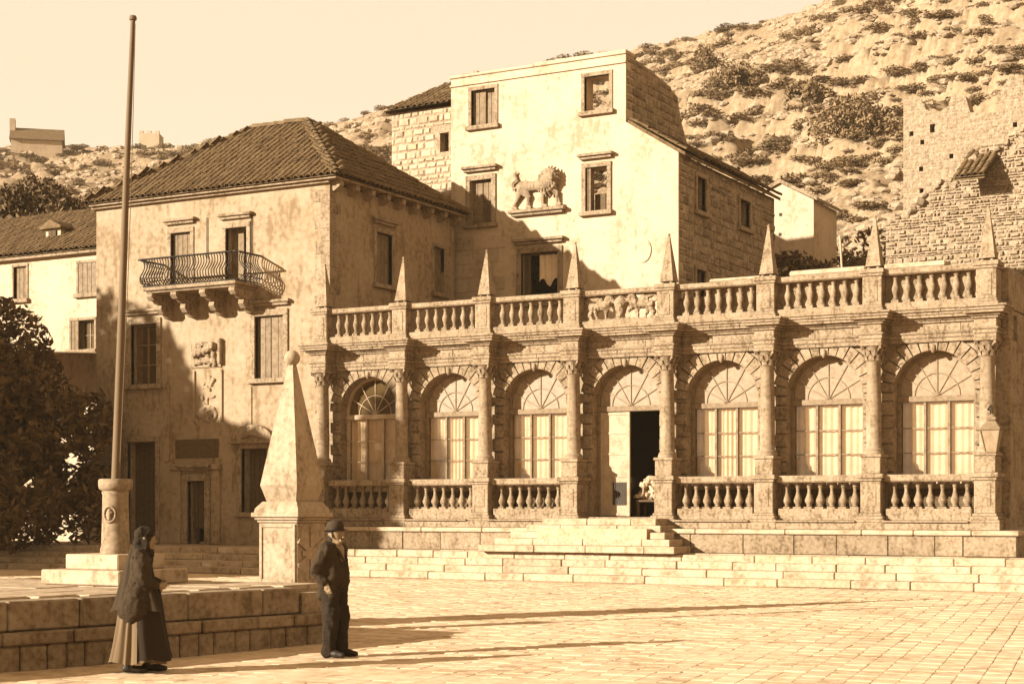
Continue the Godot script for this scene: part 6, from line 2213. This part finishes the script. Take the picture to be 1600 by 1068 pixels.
func woman() -> void:
	var at := Vector3(12.72, ground_y(21.5) + 0.005, 21.55)
	var t := thing("person", "walking woman in a headscarf, dark jacket and long gathered skirt before the platform", "person", at)
	var turn := deg_to_rad(29.0 + 98.0)
	var xf := Transform3D(Basis(EY, turn), at)
	t.transform = xf
	var head := Vector3(0, 1.50, 0.05)
	var b := Shape.new()
	flesh(b, [[Vector3(0, 0.95, 0), Vector3(0, 1.26, 0), 0.12, 0.12], [Vector3(-0.13, 1.31, 0), Vector3(0.13, 1.31, 0), 0.06, 0.06], [Vector3(0, 1.31, 0), Vector3(0, 1.45, 0.03), 0.05, 0.046],
		[Vector3(-0.17, 1.30, 0), Vector3(-0.23, 1.06, 0.02), 0.05, 0.042], [Vector3(-0.23, 1.06, 0.02), Vector3(-0.13, 0.98, 0.21), 0.04, 0.028],
		[Vector3(0.17, 1.30, 0), Vector3(0.23, 1.06, 0.02), 0.05, 0.042], [Vector3(0.23, 1.06, 0.02), Vector3(0.10, 1.0, 0.22), 0.04, 0.028],
		[Vector3(-0.08, 0.9, 0), Vector3(-0.09, 0.48, -0.02), 0.08, 0.055], [Vector3(-0.09, 0.48, -0.02), Vector3(-0.09, 0.08, -0.10), 0.05, 0.038],
		[Vector3(0.08, 0.9, 0), Vector3(0.09, 0.48, 0.06), 0.08, 0.055], [Vector3(0.09, 0.48, 0.06), Vector3(0.09, 0.08, 0.10), 0.05, 0.038]], 0.022, 0.04)
	flesh(b, head_bones(head) + [[Vector3(0, 1.36, 0.01), Vector3(0, 1.44, 0.03), 0.048, 0.048]], 0.008, 0.018)
	flesh(b, hand_bones(Vector3(-0.13, 0.98, 0.21), Vector3(0.75, 0.0, 0.6).normalized(), Vector3(0.4, 0.1, -0.8).normalized(), 1.0), 0.006, 0.008)
	flesh(b, hand_bones(Vector3(0.10, 1.0, 0.22), Vector3(-0.75, 0.0, 0.6).normalized(), Vector3(-0.4, 0.1, -0.8).normalized(), -1.0), 0.006, 0.008)
	var body := part(t, "body", b.mesh(), M.skin, xf)
	face_parts(body, head, xf)
	# headscarf falling on the shoulders
	b = Shape.new()
	flesh(b, [[head + Vector3(0, 0.045, -0.03), head + Vector3(0, 0.05, 0.005), 0.103, 0.098], [head + Vector3(0, -0.03, -0.04), head + Vector3(0, -0.14, -0.06), 0.10, 0.09], [head + Vector3(-0.08, -0.02, 0.0), head + Vector3(-0.06, -0.13, 0.03), 0.035, 0.04], [head + Vector3(0.08, -0.02, 0.0), head + Vector3(0.06, -0.13, 0.03), 0.035, 0.04], [head + Vector3(-0.05, -0.14, 0.05), head + Vector3(0.05, -0.14, 0.05), 0.035, 0.035], [head + Vector3(0, -0.14, -0.06), Vector3(0, 1.16, -0.14), 0.09, 0.03], [head + Vector3(-0.05, -0.16, -0.03), Vector3(-0.16, 1.30, -0.03), 0.07, 0.06], [head + Vector3(0.05, -0.16, -0.03), Vector3(0.16, 1.30, -0.03), 0.07, 0.06], [head + Vector3(0, -0.15, 0.06), Vector3(0, 1.20, 0.12), 0.035, 0.015]], 0.013, 0.022, Vector3.ONE, Vector3.ZERO, 0.022)
	part(t, "headscarf", b.mesh(), M.dark_cloth, xf)
	b = Shape.new()
	flesh(b, [[Vector3(-0.07, 1.25, 0), Vector3(-0.07, 0.98, 0), 0.12, 0.12], [Vector3(0.07, 1.25, 0), Vector3(0.07, 0.98, 0), 0.12, 0.12], [Vector3(-0.14, 1.32, 0), Vector3(0.14, 1.32, 0), 0.075, 0.075],
		[Vector3(-0.16, 1.30, 0), Vector3(-0.235, 1.06, 0.02), 0.08, 0.07], [Vector3(-0.235, 1.06, 0.02), Vector3(-0.145, 0.985, 0.18), 0.066, 0.05],
		[Vector3(0.16, 1.30, 0), Vector3(0.235, 1.06, 0.02), 0.08, 0.07], [Vector3(0.235, 1.06, 0.02), Vector3(0.115, 1.0, 0.19), 0.066, 0.05],
		[Vector3(-0.07, 1.0, 0), Vector3(-0.10, 0.72, -0.06), 0.13, 0.19], [Vector3(0.07, 1.0, 0), Vector3(0.10, 0.72, -0.06), 0.13, 0.19]], 0.018, 0.03, Vector3.ONE, Vector3.ZERO, 0.022)
	part(t, "jacket", b.mesh(), M.brown_cloth, xf)
	skirt(t, xf, 0.70, 1.40, 0.30, 0.10, 6, 0.05, M.brown_cloth, "shawl", PI * 0.5 + 0.35, PI * 2.5 - 0.35, Vector3(0, 0, -0.02))
	# gathered skirt, lit pleats; apron in front
	skirt(t, xf, 0.12, 0.92, 0.33, 0.19, 13, 0.04, M.skirt_cloth, "skirt", -PI, PI, Vector3(0, 0, -0.02))
	skirt(t, xf, 0.15, 0.94, 0.355, 0.215, 7, 0.03, M.dark_cloth, "apron", -0.1, PI + 0.1, Vector3(0, 0, 0.0))
	for s in [-1.0, 1.0]:
		b = Shape.new()
		var f := -0.10 if s < 0 else 0.10
		flesh(b, [[Vector3(0.09 * s, 0.05, -0.06 + f), Vector3(0.095 * s, 0.04, 0.09 + f), 0.045, 0.04], [Vector3(0.095 * s, 0.04, 0.09 + f), Vector3(0.1 * s, 0.032, 0.16 + f), 0.04, 0.03], [Vector3(0.09 * s, 0.05, -0.04 + f), Vector3(0.09 * s, 0.15, -0.03 + f), 0.045, 0.045]], 0.012, 0.015)
		part(t, "shoe", b.mesh(), M.leather, xf)

func skirt(t: Node3D, xf: Transform3D, y0: float, y1: float, r0: float, r1: float, folds: int, deep: float, m: Material, called: String, a0: float, a1: float, off: Vector3) -> void:
	var s := Shape.new()
	var na := 150
	var ny := 12
	var P := func(i: int, j: int, inner: float) -> Vector3:
		var a := lerpf(a0, a1, i / float(na))
		var f := j / float(ny)
		var r := lerpf(r0, r1, pow(f, 0.8)) - inner
		var w := (1.0 - 0.75 * f) * deep
		var wob := a * folds + 1.6 * sin(a * 2.3) + 0.9 * sin(f * 3.0 + a)
		r += w * (0.55 * sin(wob) + 0.3 * sin(a * folds * 0.47 + 2.0 + f) + 0.25 * sin(a * folds * 1.9 - f * 2.0))
		return off + Vector3(cos(a) * r * 0.92, lerpf(y0, y1, f) + (1.0 - f) * 0.015 * sin(a * 5.0), sin(a) * r)
	var N := func(i: int, j: int) -> Vector3:
		var dx: Vector3 = P.call(i + 1, j, 0.0) - P.call(i - 1, j, 0.0)
		var dy: Vector3 = P.call(i, mini(j + 1, ny), 0.0) - P.call(i, maxi(j - 1, 0), 0.0)
		var n := dy.cross(dx).normalized()
		var o: Vector3 = P.call(i, j, 0.0) - off
		return n if n.dot(Vector3(o.x, 0, o.z)) > 0 else -n
	for i in na:
		for j in ny:
			var a: Vector3 = P.call(i, j, 0.0)
			var b: Vector3 = P.call(i + 1, j, 0.0)
			var c: Vector3 = P.call(i + 1, j + 1, 0.0)
			var d: Vector3 = P.call(i, j + 1, 0.0)
			s.tri(a, c, b, N.call(i, j), N.call(i + 1, j + 1), N.call(i + 1, j))
			s.tri(a, d, c, N.call(i, j), N.call(i, j + 1), N.call(i + 1, j + 1))
	part(t, called, s.mesh(), m, xf)
